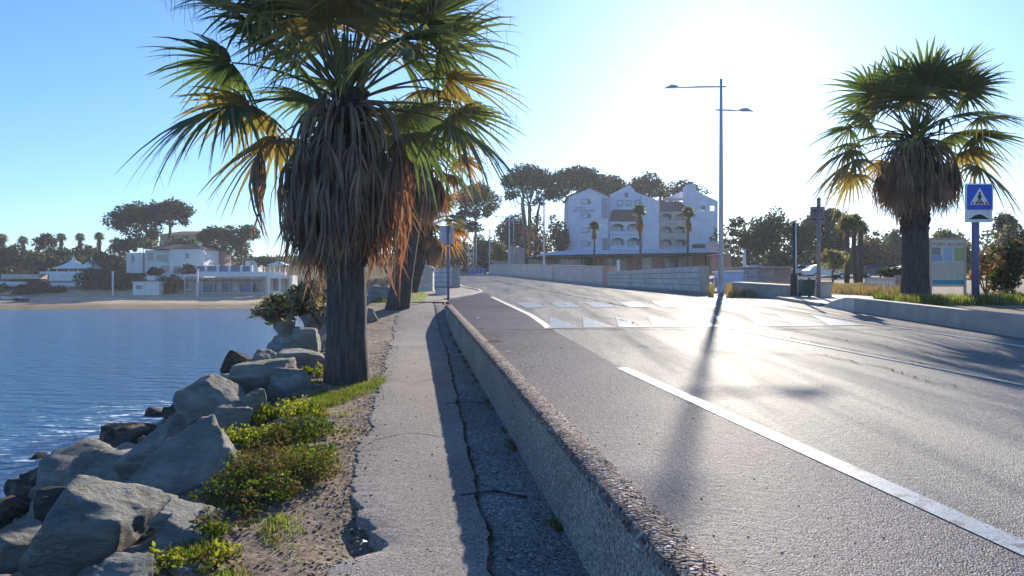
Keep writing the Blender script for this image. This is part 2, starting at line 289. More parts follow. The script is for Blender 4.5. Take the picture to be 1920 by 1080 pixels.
def rock_mat(name, a, b, c):
    m = bpy.data.materials.new(name); m.use_nodes = True; nt = m.node_tree; n = nt.nodes; l = nt.links
    p = n['Principled BSDF']; p.inputs['Roughness'].default_value = 0.85; p.inputs['Specular IOR Level'].default_value = 0.25
    tc = n.new('ShaderNodeTexCoord')
    mp = n.new('ShaderNodeMapping'); mp.inputs['Scale'].default_value = (1, 1.4, 3.2); mp.inputs['Rotation'].default_value = (0.5, 0.4, 0.3); l.new(tc.outputs['Object'], mp.inputs[0])
    n1 = n.new('ShaderNodeTexNoise'); n1.inputs['Scale'].default_value = 2.2; n1.inputs['Detail'].default_value = 10; n1.inputs['Roughness'].default_value = 0.65; l.new(mp.outputs[0], n1.inputs['Vector'])
    cr = n.new('ShaderNodeValToRGB'); e = cr.color_ramp.elements; e[0].position = 0.3; e[0].color = (*a, 1); e[1].position = 0.68; e[1].color = (*c, 1); q = e.new(0.5); q.color = (*b, 1)
    l.new(n1.outputs['Fac'], cr.inputs[0])
    n3 = n.new('ShaderNodeTexNoise'); n3.inputs['Scale'].default_value = 5.0; n3.inputs['Detail'].default_value = 8; l.new(tc.outputs['Object'], n3.inputs['Vector'])
    mr = n.new('ShaderNodeMapRange'); mr.inputs[1].default_value = 0.56; mr.inputs[2].default_value = 0.66; mr.inputs[4].default_value = 0.65; l.new(n3.outputs['Fac'], mr.inputs[0])
    mx = n.new('ShaderNodeMix'); mx.data_type = 'RGBA'; l.new(mr.outputs[0], mx.inputs[0]); l.new(cr.outputs[0], mx.inputs[6]); mx.inputs[7].default_value = (0.30, 0.24, 0.16, 1)
    l.new(mx.outputs[2], p.inputs['Base Color'])
    n2 = n.new('ShaderNodeTexNoise'); n2.inputs['Scale'].default_value = 7; n2.inputs['Detail'].default_value = 12; n2.inputs['Roughness'].default_value = 0.7; l.new(mp.outputs[0], n2.inputs['Vector'])
    bp = n.new('ShaderNodeBump'); bp.inputs['Strength'].default_value = 1.0; bp.inputs['Distance'].default_value = 0.10; l.new(n2.outputs['Fac'], bp.inputs['Height'])
    v3 = n.new('ShaderNodeTexVoronoi'); v3.feature = 'DISTANCE_TO_EDGE'; v3.inputs['Scale'].default_value = 1.1; av = n.new('ShaderNodeVectorMath'); av.operation = 'MULTIPLY_ADD'; av.inputs[1].default_value = (.9, .9, .9); l.new(n2.outputs['Color'], av.inputs[0]); l.new(mp.outputs[0], av.inputs[2]); l.new(av.outputs[0], v3.inputs['Vector'])
    mv = n.new('ShaderNodeMapRange'); mv.inputs[2].default_value = 0.03; l.new(v3.outputs['Distance'], mv.inputs[0])
    bq = n.new('ShaderNodeBump'); bq.inputs['Strength'].default_value = 0.35; bq.inputs['Distance'].default_value = 0.02; l.new(mv.outputs[0], bq.inputs['Height']); l.new(bp.outputs[0], bq.inputs['Normal'])
    l.new(bq.outputs[0], p.inputs['Normal']); return m
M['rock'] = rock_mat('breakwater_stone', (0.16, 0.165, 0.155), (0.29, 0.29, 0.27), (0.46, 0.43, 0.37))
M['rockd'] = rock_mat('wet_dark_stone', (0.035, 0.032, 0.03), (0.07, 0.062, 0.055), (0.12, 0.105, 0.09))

# ground: dirt near the path, sand on the far beach, darker soil elsewhere, painted shade at far left (masks follow the place, not the view)
def ground_mat():
    m = bpy.data.materials.new('bare_earth'); m.use_nodes = True; nt = m.node_tree; n = nt.nodes; l = nt.links
    p = n['Principled BSDF']; p.inputs['Roughness'].default_value = 0.95; p.inputs['Specular IOR Level'].default_value = 0.15
    tc = n.new('ShaderNodeTexCoord')
    vo = n.new('ShaderNodeTexVoronoi'); vo.inputs['Scale'].default_value = 38; l.new(tc.outputs['Object'], vo.inputs['Vector'])
    sc = n.new('ShaderNodeSeparateColor'); l.new(vo.outputs['Color'], sc.inputs[0])
    cr = n.new('ShaderNodeValToRGB'); e = cr.color_ramp.elements; e[0].position = 0; e[0].color = (0.085, 0.07, 0.055, 1); e[1].position = 1; e[1].color = (0.36, 0.32, 0.27, 1)
    q = e.new(0.25); q.color = (0.23, 0.185, 0.145, 1); q = e.new(0.85); q.color = (0.26, 0.215, 0.17, 1)
    l.new(sc.outputs[0], cr.inputs[0])
    n1 = n.new('ShaderNodeTexNoise'); n1.inputs['Scale'].default_value = 2.3; n1.inputs['Detail'].default_value = 10; n1.inputs['Roughness'].default_value = 0.7; l.new(tc.outputs['Object'], n1.inputs['Vector'])
    c1 = n.new('ShaderNodeValToRGB'); e = c1.color_ramp.elements; e[0].position = 0.35; e[0].color = (0.85, 0.84, 0.84, 1); e[1].position = 0.65; e[1].color = (1.5, 1.4, 1.3, 1); l.new(n1.outputs['Fac'], c1.inputs[0])
    mx = n.new('ShaderNodeMix'); mx.data_type = 'RGBA'; mx.blend_type = 'MULTIPLY'; mx.inputs[0].default_value = 1; l.new(cr.outputs[0], mx.inputs[6]); l.new(c1.outputs[0], mx.inputs[7])
    sp = n.new('ShaderNodeSeparateXYZ'); l.new(tc.outputs['Object'], sp.inputs[0])
    def rng(sock, a, b):
        r = n.new('ShaderNodeMapRange'); r.inputs[1].default_value = a; r.inputs[2].default_value = b; r.interpolation_type = 'SMOOTHSTEP'; l.new(sock, r.inputs[0]); return r.outputs[0]
    sand = rng(sp.outputs[1], 100, 112); back = rng(sp.outputs[1], 167, 171)
    left = rng(sp.outputs[0], -18, -26)
    mm = n.new('ShaderNodeMath'); mm.operation = 'MULTIPLY'; l.new(sand, mm.inputs[0]); l.new(left, mm.inputs[1])
    n4 = n.new('ShaderNodeTexNoise'); n4.inputs['Scale'].default_value = 0.35; n4.inputs['Detail'].default_value = 6; l.new(tc.outputs['Object'], n4.inputs['Vector'])
    csd = n.new('ShaderNodeValToRGB'); e = csd.color_ramp.elements; e[0].position = 0.35; e[0].color = (0.42, 0.31, 0.20, 1); e[1].position = 0.65; e[1].color = (0.66, 0.51, 0.35, 1); l.new(n4.outputs['Fac'], csd.inputs[0])
    m2 = n.new('ShaderNodeMix'); m2.data_type = 'RGBA'; l.new(mm.outputs[0], m2.inputs[0]); l.new(mx.outputs[2], m2.inputs[6]); l.new(csd.outputs[0], m2.inputs[7])
    m3 = n.new('ShaderNodeMix'); m3.data_type = 'RGBA'; l.new(back, m3.inputs[0]); l.new(m2.outputs[2], m3.inputs[6]); m3.inputs[7].default_value = (0.07, 0.075, 0.04, 1)
    wet = rng(sp.outputs[2], -1.3, -1.9)
    beach_shade = n.new('ShaderNodeMix'); beach_shade.data_type = 'RGBA'; l.new(rng(sp.outputs[0], -92, -112), beach_shade.inputs[0]); l.new(m3.outputs[2], beach_shade.inputs[6]); beach_shade.inputs[7].default_value = (0.11, 0.10, 0.08, 1); m3 = beach_shade  # dark tone painted over the far-left beach in place of its shade
    m4 = n.new('ShaderNodeMix'); m4.data_type = 'RGBA'; m4.blend_type = 'MULTIPLY'; l.new(wet, m4.inputs[0]); l.new(m3.outputs[2], m4.inputs[6]); m4.inputs[7].default_value = (0.42, 0.42, 0.42, 1)
    l.new(m4.outputs[2], p.inputs['Base Color'])
    nb = n.new('ShaderNodeTexNoise'); nb.inputs['Scale'].default_value = 11; nb.inputs['Detail'].default_value = 12; nb.inputs['Roughness'].default_value = 0.7; l.new(tc.outputs['Object'], nb.inputs['Vector'])
    bp = n.new('ShaderNodeBump'); bp.inputs['Strength'].default_value = 1; bp.inputs['Distance'].default_value = 0.06; l.new(nb.outputs['Fac'], bp.inputs['Height'])
    l.new(bp.outputs[0], p.inputs['Normal']); return m
M['ground'] = ground_mat()
def water_mat():
    m = bpy.data.materials.new('sea_water'); m.use_nodes = True; nt = m.node_tree; n = nt.nodes; l = nt.links
    p = n['Principled BSDF']; p.inputs['Roughness'].default_value = 0.10; p.inputs['IOR'].default_value = 1.333
    tc = n.new('ShaderNodeTexCoord')
    def noi(scale, st, det, rot=0.35):
        mp = n.new('ShaderNodeMapping'); mp.inputs['Scale'].default_value = st; mp.inputs['Rotation'].default_value = (0, 0, rot); l.new(tc.outputs['Object'], mp.inputs[0])
        t = n.new('ShaderNodeTexNoise'); t.inputs['Scale'].default_value = scale; t.inputs['Detail'].default_value = det; l.new(mp.outputs[0], t.inputs['Vector']); return t
    a = noi(1.3, (0.6, 1.5, 1), 5); b = noi(5.5, (0.7, 1.4, 1), 4, -0.2); c = noi(0.22, (0.5, 1.0, 1), 3)
    b1 = n.new('ShaderNodeBump'); b1.inputs['Strength'].default_value = 1.0; b1.inputs['Distance'].default_value = 0.34; l.new(a.outputs['Fac'], b1.inputs['Height'])
    b2 = n.new('ShaderNodeBump'); b2.inputs['Strength'].default_value = 0.8; b2.inputs['Distance'].default_value = 0.09; l.new(b.outputs['Fac'], b2.inputs['Height']); l.new(b1.outputs[0], b2.inputs['Normal'])
    b3 = n.new('ShaderNodeBump'); b3.inputs['Strength'].default_value = 0.6; b3.inputs['Distance'].default_value = 0.25; l.new(c.outputs['Fac'], b3.inputs['Height']); l.new(b2.outputs[0], b3.inputs['Normal'])
    l.new(b3.outputs[0], p.inputs['Normal'])
    # foam: torn streaks in the wash beside the breakwater
    sp = n.new('ShaderNodeSeparateXYZ'); l.new(tc.outputs['Object'], sp.inputs[0])
    sh = n.new('ShaderNodeMath'); sh.operation = 'MULTIPLY_ADD'; sh.inputs[1].default_value = 0.128; l.new(sp.outputs[1], sh.inputs[0]); l.new(sp.outputs[0], sh.inputs[2])
    r = n.new('ShaderNodeMapRange'); r.inputs[1].default_value = -13.0; r.inputs[2].default_value = -7.5; l.new(sh.outputs[0], r.inputs[0])
    far = n.new('ShaderNodeMapRange'); far.inputs[1].default_value = 34; far.inputs[2].default_value = 22; l.new(sp.outputs[1], far.inputs[0])
    mu = n.new('ShaderNodeMath'); mu.operation = 'MULTIPLY'; l.new(r.outputs[0], mu.inputs[0]); l.new(far.outputs[0], mu.inputs[1])
    fo = noi(1.7, (0.8, 2.2, 1), 9, 0.2); fo.inputs['Roughness'].default_value = 0.72; fo.inputs['Distortion'].default_value = 0.8
    ad = n.new('ShaderNodeMath'); ad.operation = 'MULTIPLY_ADD'; ad.inputs[1].default_value = 0.20; l.new(mu.outputs[0], ad.inputs[0]); l.new(fo.outputs['Fac'], ad.inputs[2])
    fr = n.new('ShaderNodeMapRange'); fr.inputs[1].default_value = 0.70; fr.inputs[2].default_value = 0.77; l.new(ad.outputs[0], fr.inputs[0])
    mx = n.new('ShaderNodeMix'); mx.data_type = 'RGBA'; l.new(fr.outputs[0], mx.inputs[0]); mx.inputs[6].default_value = (0.06, 0.20, 0.37, 1); mx.inputs[7].default_value = (0.75, 0.78, 0.8, 1)
    l.new(mx.outputs[2], p.inputs['Base Color'])
    mr2 = n.new('ShaderNodeMapRange'); mr2.inputs[3].default_value = 0.10; mr2.inputs[4].default_value = 0.8; l.new(fr.outputs[0], mr2.inputs[0]); l.new(mr2.outputs[0], p.inputs['Roughness'])
    return m
M['water'] = water_mat()

# ------------------------------------------------------------------ terrain
SEA = -2.3
def pl(Y, pts): a = np.array(pts, float); return np.interp(Y, a[:, 0], a[:, 1])
KERB_END = 25.0
def xk(Y): return 0.98 - 0.128 * np.asarray(Y, float)
XLP = [(-25, 1.2 + 3.2), (0, 1.2), (25.5, 1.2 - .128 * 25.5), (29.2, -2.45), (34, -1.75), (37.8, -1.43), (41, -1.75), (44, -2.5), (47, -2.95), (100, -8.6), (139, -12.6), (300, -30)]
XRP = [(-25, 6.2), (0, 7.96), (13.4, 8.9), (18.1, 9.25), (23.2, 9.6), (30, 10.2), (35.5, 9.9), (36.2, 9.4), (49, 5.9), (52, 5.3), (139, -4.9), (300, -24)]
def xL(Y): return pl(Y, XLP)
def xR(Y): return pl(Y, XRP)
def ground_h(x, Y):
    x = np.asarray(x, float); Y = np.asarray(Y, float); u = x + SH(Y); R = RZ(Y)
    ramp = 1 - sstep(18.5, 27, Y)
    path = R - 0.006 - 0.03 * sstep(-0.5, -0.3, u) - 0.46 * ramp
    road = R - 0.06
    z = np.where(u > 1.02, road, path)
    bed = sstep(0.15, 0.5, x - (8.0 + 0.07 * Y + 0.05)) * (1 - sstep(22, 25, Y)) * 0.33
    z = z + np.where(x > 7, bed, 0)
    lump = 0.05 * np.sin(x * 3.1 + Y * 1.3) * np.sin(Y * 2.3 - x) * sstep(-0.6, -1.8, u)
    dip = -0.075 * np.exp(-((Y - 4.95) / 0.42) ** 2 - ((u + 0.38) / 0.22) ** 2)
    t = np.clip((-1.5 - u) / 6.3, 0, 1.6)
    bank = path + (SEA - 0.75 - path) * (0.75 * t + 0.25 * np.clip(t, 0, 1) ** 2)
    z = np.where(u < -1.5, np.maximum(bank, -5.5), z) + lump + dip
    # left far shore
    fy = Y + 2.5 * np.sin(x * 0.05)
    shore = np.interp(fy, [100, 126, 129, 163, 169, 178, 195, 220, 265, 330, 900], [-5.5, -2.75, -2.3, -0.45, 0.3, 3.2, 5.2, 8.0, 11.5, 13.5, 15])
    slope_left = np.interp(x, [-400, -95, -60, -30, 0], [0, 0, 1.2, 2.0, 0])
    shore = shore + slope_left * sstep(185, 240, Y)
    z = np.where((u < -1.5) , np.maximum(z, shore), z)
    rgt = np.interp(Y, [150, 200, 260, 900], [0, 3.0, 8, 16]) * sstep(0, 30, x + 40)
    z = np.where(u >= -1.5, z + rgt, z)
    return z
def H(x, Y): return float(ground_h(np.array([x]), np.array([Y]))[0])
ys = np.concatenate([np.arange(-25, 1.2, 1.2), np.arange(1.3, 30, 0.11), np.arange(30, 60, 0.6), np.arange(60, 300, 3.0), np.array([320, 360, 420, 500, 700, 1000, 2000, 4500])])
us = np.concatenate([np.array([-4000, -1500, -700, -400, -300]), np.arange(-240, -12, 6), np.arange(-12, -1.6, 0.16), np.arange(-1.6, 1.01, 0.05), np.array([1.015, 1.03, 1.4, 2, 3, 5, 7]), np.arange(8, 14, 0.4), np.arange(14, 60, 3), np.arange(60, 260, 10), np.array([300, 400, 700, 1500, 4000])])
UU, YY = np.meshgrid(us, ys); XX = UU - SH(YY)
ZZ = ground_h(XX, YY)
rs = np.random.RandomState(3)
near = (YY < 31) & (YY > 1) & (UU < 1.0) & (UU > -9)
nz = np.array([[noise.noise(Vector((XX[i, j] * 4.5, YY[i, j] * 4.5, 0))) * 0.5 + noise.noise(Vector((XX[i, j] * 14, YY[i, j] * 14, 3))) * 0.3 if near[i, j] else 0.0 for j in range(len(us))] for i in range(len(ys))])
rough = np.where(UU < -0.9, 0.045, np.where(UU < -0.45, 0.022, 0.008))
ZZ = ZZ + nz * rough * near
g = grid_mesh('ground', XX, YY, ZZ, M['ground'], smooth=True); tag(g, kind='structure')
mb = MB(); mb.add([(-4500, -400, SEA), (300, -400, SEA), (300, 400, SEA), (-4500, 400, SEA)], [(0, 1, 2, 3)])
tag(mb.build('sea', M['water'], fix=False), kind='structure')

# road sheets
def strip(name, Ys, fl, fr, m, off, nx=2, zadd=None, **kw):
    Ys = np.asarray(Ys, float); L = fl(Ys); Rr = fr(Ys); t = np.linspace(0, 1, nx)
    X = L[:, None] + (Rr - L)[:, None] * t[None, :]; Yg = np.repeat(Ys[:, None], nx, 1)
    return grid_mesh(name, X, Yg, RZ(Yg) + off, m, **kw)
YR = np.concatenate([np.arange(-24, 60, 0.5), np.arange(60, 300, 4.0)])
tag(strip('road', YR, xL, xR, M['road'], 0.0), kind='structure')
def thick(Y): return 2.77 - 0.149 * np.asarray(Y, float)
bike = lambda Y: pl(Y, [(-25, 6.5), (9.5, 1.35), (16, 0.73), (19.7, 0.50), (31.8, -0.83), (36, -1.15)])
tag(strip('cycle_lane', np.concatenate([np.arange(-24, 36.1, 0.5)]), xL, bike, M['lane'], 0.004), kind='structure')
pave = MB()
# footway island (left of the road before the bridge) and pavement on the right
Yi = np.arange(26.8, 46, 0.3)
tag(strip('footway', Yi, lambda Y: -0.9 - SH(Y), lambda Y: np.maximum(xL(Y) - 0.02, -0.9 - SH(Y) + .1), M['path'], 0.03), kind='structure')
def ribbon(mb, pts, w, off, step=0.6):
    P = [Vector((*p, 0)) for p in pts]; out = []
    for a, b in zip(P[:-1], P[1:]):
        k = max(1, int((b - a).length / step))
        for i in range(k): out.append(a.lerp(b, i / k))
    out.append(P[-1]); ns = []
    for i, p in enumerate(out):
        t = (out[min(i+1, len(out)-1)] - out[max(i-1, 0)]).normalized(); ns.append(Vector((-t.y, t.x, 0)))
    V = []
    for p, nn in zip(out, ns):
        for s in (-1, 1):
            q = p + nn * w / 2 * s; V.append((q.x, q.y, float(RZ(q.y)) + off))
    mb.add(V, [(2*i, 2*i+1, 2*i+3, 2*i+2) for i in range(len(out)-1)])
def curve3d(mb, pts, w, h, base_off=0.0):    # kerb stone with real height
    P = [Vector((*p, 0)) for p in pts]; V = []
    for i, p in enumerate(P):
        t = (P[min(i+1, len(P)-1)] - P[max(i-1, 0)]).normalized(); nn = Vector((-t.y, t.x, 0)) * w / 2
        z = float(RZ(p.y)) + base_off
        for q, zz in ((p-nn, z-0.1), (p-nn, z+h), (p+nn, z+h), (p+nn, z-0.1)): V.append((q.x, q.y, zz))
    Fc = []
    for i in range(len(P)-1):
        for k in range(3): Fc.append((4*i+k, 4*i+k+1, 4*i+4+k+1, 4*i+4+k))
    Fc += [(0,1,2,3), tuple(4*(len(P)-1)+k for k in (3,2,1,0))]
    mb.add(V, Fc)
kb = MB(); curve3d(kb, [(float(xL(y)) - 0.06, y) for y in np.arange(29.2, 139, 0.7)], 0.14, 0.07)
tag(kb.build('kerb', M['concrete']), kind='structure')
kb = MB(); curve3d(kb, [(float(xR(y)) + 0.05, y) for y in np.concatenate([np.arange(24.5, 36, 0.5), np.arange(36.5, 139, 2.0)])], 0.14, 0.10)
tag(kb.build('kerb', M['concrete']), kind='structure')
Yp = np.concatenate([np.arange(23.5, 52, 0.4), np.arange(52, 139, 3.0)])
parx = lambda Y: 6.4 - 0.118 * (np.asarray(Y, float) - 51.8)
blockx = lambda Y: np.where(Y < 36.2, 14.0, np.where(Y < 50, 9.0 - (Y - 36.2) * 0.215, parx(Y) - .05))
tag(strip('pavement', Yp, lambda Y: xR(Y) + 0.12, lambda Y: np.maximum(blockx(Y), xR(Y) + .2), M['concrete'], 0.09), kind='structure')

# painted markings
def marking(name, mb, m=None): return tag(mb.build(name, m or M['whitepaint'], fix=False), kind='structure')
mb = MB(); ribbon(mb, [(float(thick(y)), y) for y in (9.54, 5, 0, -8, -20)], 0.155, 0.009); marking('lane_line', mb)
mb = MB(); ribbon(mb, [(4.53 + (14.5 - y) * 0.133, y) for y in (15.5, 10, 4, -6, -20)], 0.09, 0.009); marking('centre_line', mb)
mb = MB(); ribbon(mb, [(3.25, 24.8), (2.5, 31), (1.6, 38), (-0.1, 52), (-2.6, 75), (-5.8, 104), (-9.2, 136)], 0.11, 0.009); marking('centre_line', mb)
mb = MB(); ribbon(mb, [(0.745, 15.6), (0.73, 16.2), (0.50, 19.7), (-0.83, 31.8)], 0.16, 0.009, 0.3); marking('cycle_lane_line', mb, M['yelpaint'])
mb = MB(); ribbon(mb, [(8.35, 31), (8.1, 24), (7.9, 17), (7.95, 12.1), (7.3, 4), (6.5, -8)], 0.10, 0.009); marking('edge_line', mb)
mb = MB(); ribbon(mb, [(9.3, 33), (8.9, 26), (8.55, 20)], 0.16, 0.0085); marking('gutter', mb, M['concrete'])
mb = MB()
for i in range(8):                            # zebra bars
    a0 = 966 + 64 * i; pts = []
    for (dx, py) in ((0, 567.5), (38, 567), (60, 577), (20, 578)):
        sl = 1 - i * 0.0
        x, y, z = GP(a0 + dx, py - 0.4 * i); pts.append((x, y, z + 0.009))
    mb.add(pts, [(3, 2, 1, 0)])
marking('zebra_crossing', mb)
mb = MB()
for i in range(9):                            # hump teeth
    b0 = 1028 + 66 * i; pts = []
    for (px, py) in ((b0, 616 - .6 * i), (b0 + 64, 616 - .6 * (i + 1)), (1031 + 61 * i, 593.5 - .5 * i)):
        x, y, z = GP(px, py); pts.append((x, y, z + 0.009))
    mb.add(pts, [(0, 1, 2)])
marking('hump_marking', mb)

def crack(name, pts, w, off, m, seed, amp=.05):
    rg = random.Random(seed); P = [Vector((*p, 0)) for p in pts]; out = []
    for a, b in zip(P[:-1], P[1:]):
        k = max(2, int((b-a).length/.12)); nn = Vector((-(b-a).y, (b-a).x, 0)).normalized()
        for i in range(k): q = a.lerp(b, i/k); out.append(q + nn*amp*(noise.noise(q*2.1 + Vector((seed, 0, 0))) + .5*noise.noise(q*8)))
    out.append(P[-1]); V = []
    for i, p in enumerate(out):
        t = (out[min(i+1, len(out)-1)] - out[max(i-1, 0)]).normalized(); nn = Vector((-t.y, t.x, 0)); ww = w*rg.uniform(.4, 1.4)/2
        for s_ in (-1, 1): q = p + nn*ww*s_; V.append((q.x, q.y, off(q.y)))
    mb = MB(); mb.add(V, [(2*i, 2*i+1, 2*i+3, 2*i+2) for i in range(len(out)-1)]); tag(mb.build(name, M[m], fix=False), kind='structure')
ro = lambda y: float(RZ(y)) + .0125
M['tar'] = mat('tar_joint', (.03, .03, .03), (.05, .048, .045), 1.0, 20, spec=0.0)
crack('tar_joint', [(-.1, 15.2), (2.5, 15.35), (5, 15.3), (7.9, 15.3)], .05, ro, 'tar', 1, .03)
crack('tar_joint', [(4.75, 14.5), (5.4, 9), (6.2, 3)], .025, ro, 'tar', 2, .04)
crack('road_crack', [(1.9, 19.2), (2.6, 18.0), (2.7, 16.4)], .03, ro, 'tar', 3, .15)
crack('road_crack', [(1.5, 12.5), (3.1, 11.2), (4.4, 10.9), (4.6, 8)], .018, ro, 'tar', 4, .2)
crack('road_crack', [(5.6, 13.5), (6.0, 10.6), (7.3, 9.8)], .018, ro, 'tar', 5, .2)
crack('tar_joint', [(3.6, 24), (2.6, 33), (.8, 48), (-2.0, 72)], .06, ro, 'tar', 6, .05)
# footpath with a broken left edge
def edge_u(Y):
    e = -0.5 + 0.12 * noise.noise(Vector((Y * 0.9, 0, 0))) + 0.09 * noise.noise(Vector((Y * 3.5, 5, 0))) + 0.05 * noise.noise(Vector((Y * 12, 9, 0))) + 0.02 * noise.noise(Vector((Y * 40, 9, 0)))
    e += 0.34 * math.exp(-((Y - 4.88) / 0.36) ** 4) + 0.16 * math.exp(-((Y - 5.5) / 0.18) ** 2) + 0.05 * math.exp(-((Y - 8.2) / 0.3) ** 2)
    return e
Yf = np.concatenate([np.arange(-24, 1, 1.0), np.arange(1, 14, 0.03), np.arange(14, 28, 0.1)])
E = np.array([edge_u(y) for y in Yf])
seam = np.array([0.36 + 0.02 * min(y, 16) + 0.05 * noise.noise(Vector((y * 1.5, 2, 7))) + 0.02 * noise.noise(Vector((y * 9, 2, 7))) for y in Yf])
def pz(Y): return RZ(Y) - 0.46 * (1 - sstep(18.5, 27, Y))
T = np.array([-0.02, 0.0, 0.02, 0.3, 0.6, 1.0])
Xf = np.zeros((len(Yf), len(T))); Zf = np.zeros_like(Xf)
for j, t in enumerate(T):
    uu = E + (seam - E) * max(t, 0); Xf[:, j] = uu - SH(Yf) + (0.0 if t >= 0 else -0.012)
    Zf[:, j] = pz(Yf) + (-0.09 if t < 0 else (0.0 if t == 0 else 0.004))
tag(grid_mesh('footpath', Xf, np.repeat(Yf[:, None], len(T), 1), Zf, M['path']), kind='structure')
Xg = np.stack([seam - SH(Yf) + 0.02, seam - SH(Yf) + 0.05, seam * .3 + .98 * .7 - SH(Yf), 1.0 - SH(Yf)], 1)
wob = np.array([0.012 * noise.noise(Vector((y * 2.2, 12, 0))) for y in Yf])
Zg = np.stack([pz(Yf) - 0.035, pz(Yf) - 0.012 + wob, pz(Yf) - 0.01 + wob, pz(Yf) + 0.002], 1)
tag(grid_mesh('path_edging', Xg, np.repeat(Yf[:, None], 4, 1), Zg, M['gravelly']), kind='structure')

po = lambda y: float(pz(y)) + .006
crack('gutter_crack', [(.36 - .128*5.75, 5.75), (.6 - .128*5.8, 5.85), (.85 - .128*5.8, 5.72)], .05, po, 'tar', 7, .06)
crack('gutter_crack', [(.40 - .128*9.6, 9.6), (.7 - .128*9.7, 9.8), (.96 - .128*9.6, 9.6)], .04, po, 'tar', 8, .06)
crack('gutter_crack', [(.5 - .128*15, 15), (.96 - .128*15.4, 15.4)], .06, po, 'tar', 9, .06)
crack('path_crack', [(-.4 - .128*7.6, 7.6), (-.1 - .128*7.9, 7.9), (.35 - .128*7.7, 7.7)], .008, po, 'tar', 10, .1)
crack('path_crack', [(-.4 - .128*11.6, 11.6), (.0 - .128*11.3, 11.3), (.4 - .128*11.9, 11.9)], .01, po, 'tar', 11, .1)
# the low kerb wall between path and road
def kerb_wall():
    root = empty('low_wall', (float(xk(5)), 5, float(RZ(5)) - 0.42), 'long low exposed aggregate kerb wall between the seaside footpath and the road', 'kerb wall')
    Yw = np.concatenate([np.arange(-12, 1.5, 0.5), np.arange(1.5, 12, 0.04), np.arange(12, KERB_END, 0.15), [KERB_END]])
    rows = []
    for y in Yw:
        k = min(1.0, (KERB_END - y) / 1.3); hgt = 0.085 if k >= 1 else 0.085 - 0.30 * (1 - k) ** 2
        c = lambda s: 0.012 * noise.noise(Vector((y * 6, s, 0))) + 0.008 * noise.noise(Vector((y * 22, s, 0)))
        x0 = float(xk(y)); zr = float(RZ(y)); zp = float(pz(y)) - 0.12
        rows.append([(x0 - 0.005, y, zp), (x0 + 0.008, y, zr + hgt - 0.05 + c(1) * .3), (x0 + 0.03 + c(2), y, zr + hgt - 0.008 + c(3)), (x0 + 0.11, y, zr + hgt + 0.005 + c(4)), (x0 + 0.2 + c(5) * 2, y, zr + hgt - 0.008 + c(6)), (x0 + 0.26 + c(7) * 2, y, zr - 0.02)])
    A = np.array(rows)
    V = A.reshape(-1, 3); n = 6; ny = len(rows)
    Qf = [[i*n, i*n+1, (i+1)*n+1, (i+1)*n] for i in range(ny-1)]
    Qt = [[i*n+k, i*n+k+1, (i+1)*n+k+1, (i+1)*n+k] for i in range(ny-1) for k in (1, 2, 3, 4)]
    arr_mesh('wall_face', V, Qf, M['aggregate'], root); arr_mesh('coping', V, Qt, M['kerbtop'], root, smooth=True)
    # loose chips along the worn top
    rg = random.Random(4); m2 = MB()
    for i in range(1500):
        y = 1.8 + 12 * rg.random() ** 1.6; x = float(xk(y)) + 0.03 + rg.random() * 0.24; s = rg.uniform(0.003, 0.008); z = float(RZ(y)) + (0.085 if x < xk(y) + .2 else 0.012)
        a = rg.random() * 6.28; pts = [(x + s*math.cos(a+k*2.09)*rg.uniform(.7,1.2), y + s*math.sin(a+k*2.09)*rg.uniform(.7,1.2), z) for k in range(3)] + [(x, y, z + s*1.1)]
        m2.add(pts, [(0,1,3),(1,2,3),(2,0,3)])
    tag(m2.build('loose_chippings', [M['kerbtop']], root, fix=False), kind='stuff')
kerb_wall()
def right_wall():
    f = lambda y: 8.0 + 0.07 * y
    root = empty('low_wall', (f(18), 18, float(RZ(18))), 'low grey concrete kerb wall on the far side of the road below the right palm', 'kerb wall')
    m = MB(); n = MB(); Yw = [-6, 0, 6, 10, 14, 17, 20, 21.5, 22.2, 23, 24.2]; hh = [0.38]*8 + [0.36, 0.26, 0.03]
    V = []
    for y, h in zip(Yw, hh):
        z = float(RZ(y)); x = f(y)
        for xx, zz in ((x, z-.1), (x+.02, z+h), (x+.28, z+h), (x+.3, z-.1)): V.append((xx, y, zz))
    def part(a, b):
        q = MB(); q.add(V[4*a:4*(b+1)], [(4*i+k, 4*i+k+1, 4*i+5+k, 4*i+4+k) for i in range(b-a) for k in range(3)] + [(0,1,2,3)] + [tuple(4*(b-a)+k for k in (3,2,1,0))]); return q
    part(0, 7).build('wall_face', M['concrete'], root); part(7, 10).build('ramped_end', M['blocks'], root)
right_wall()

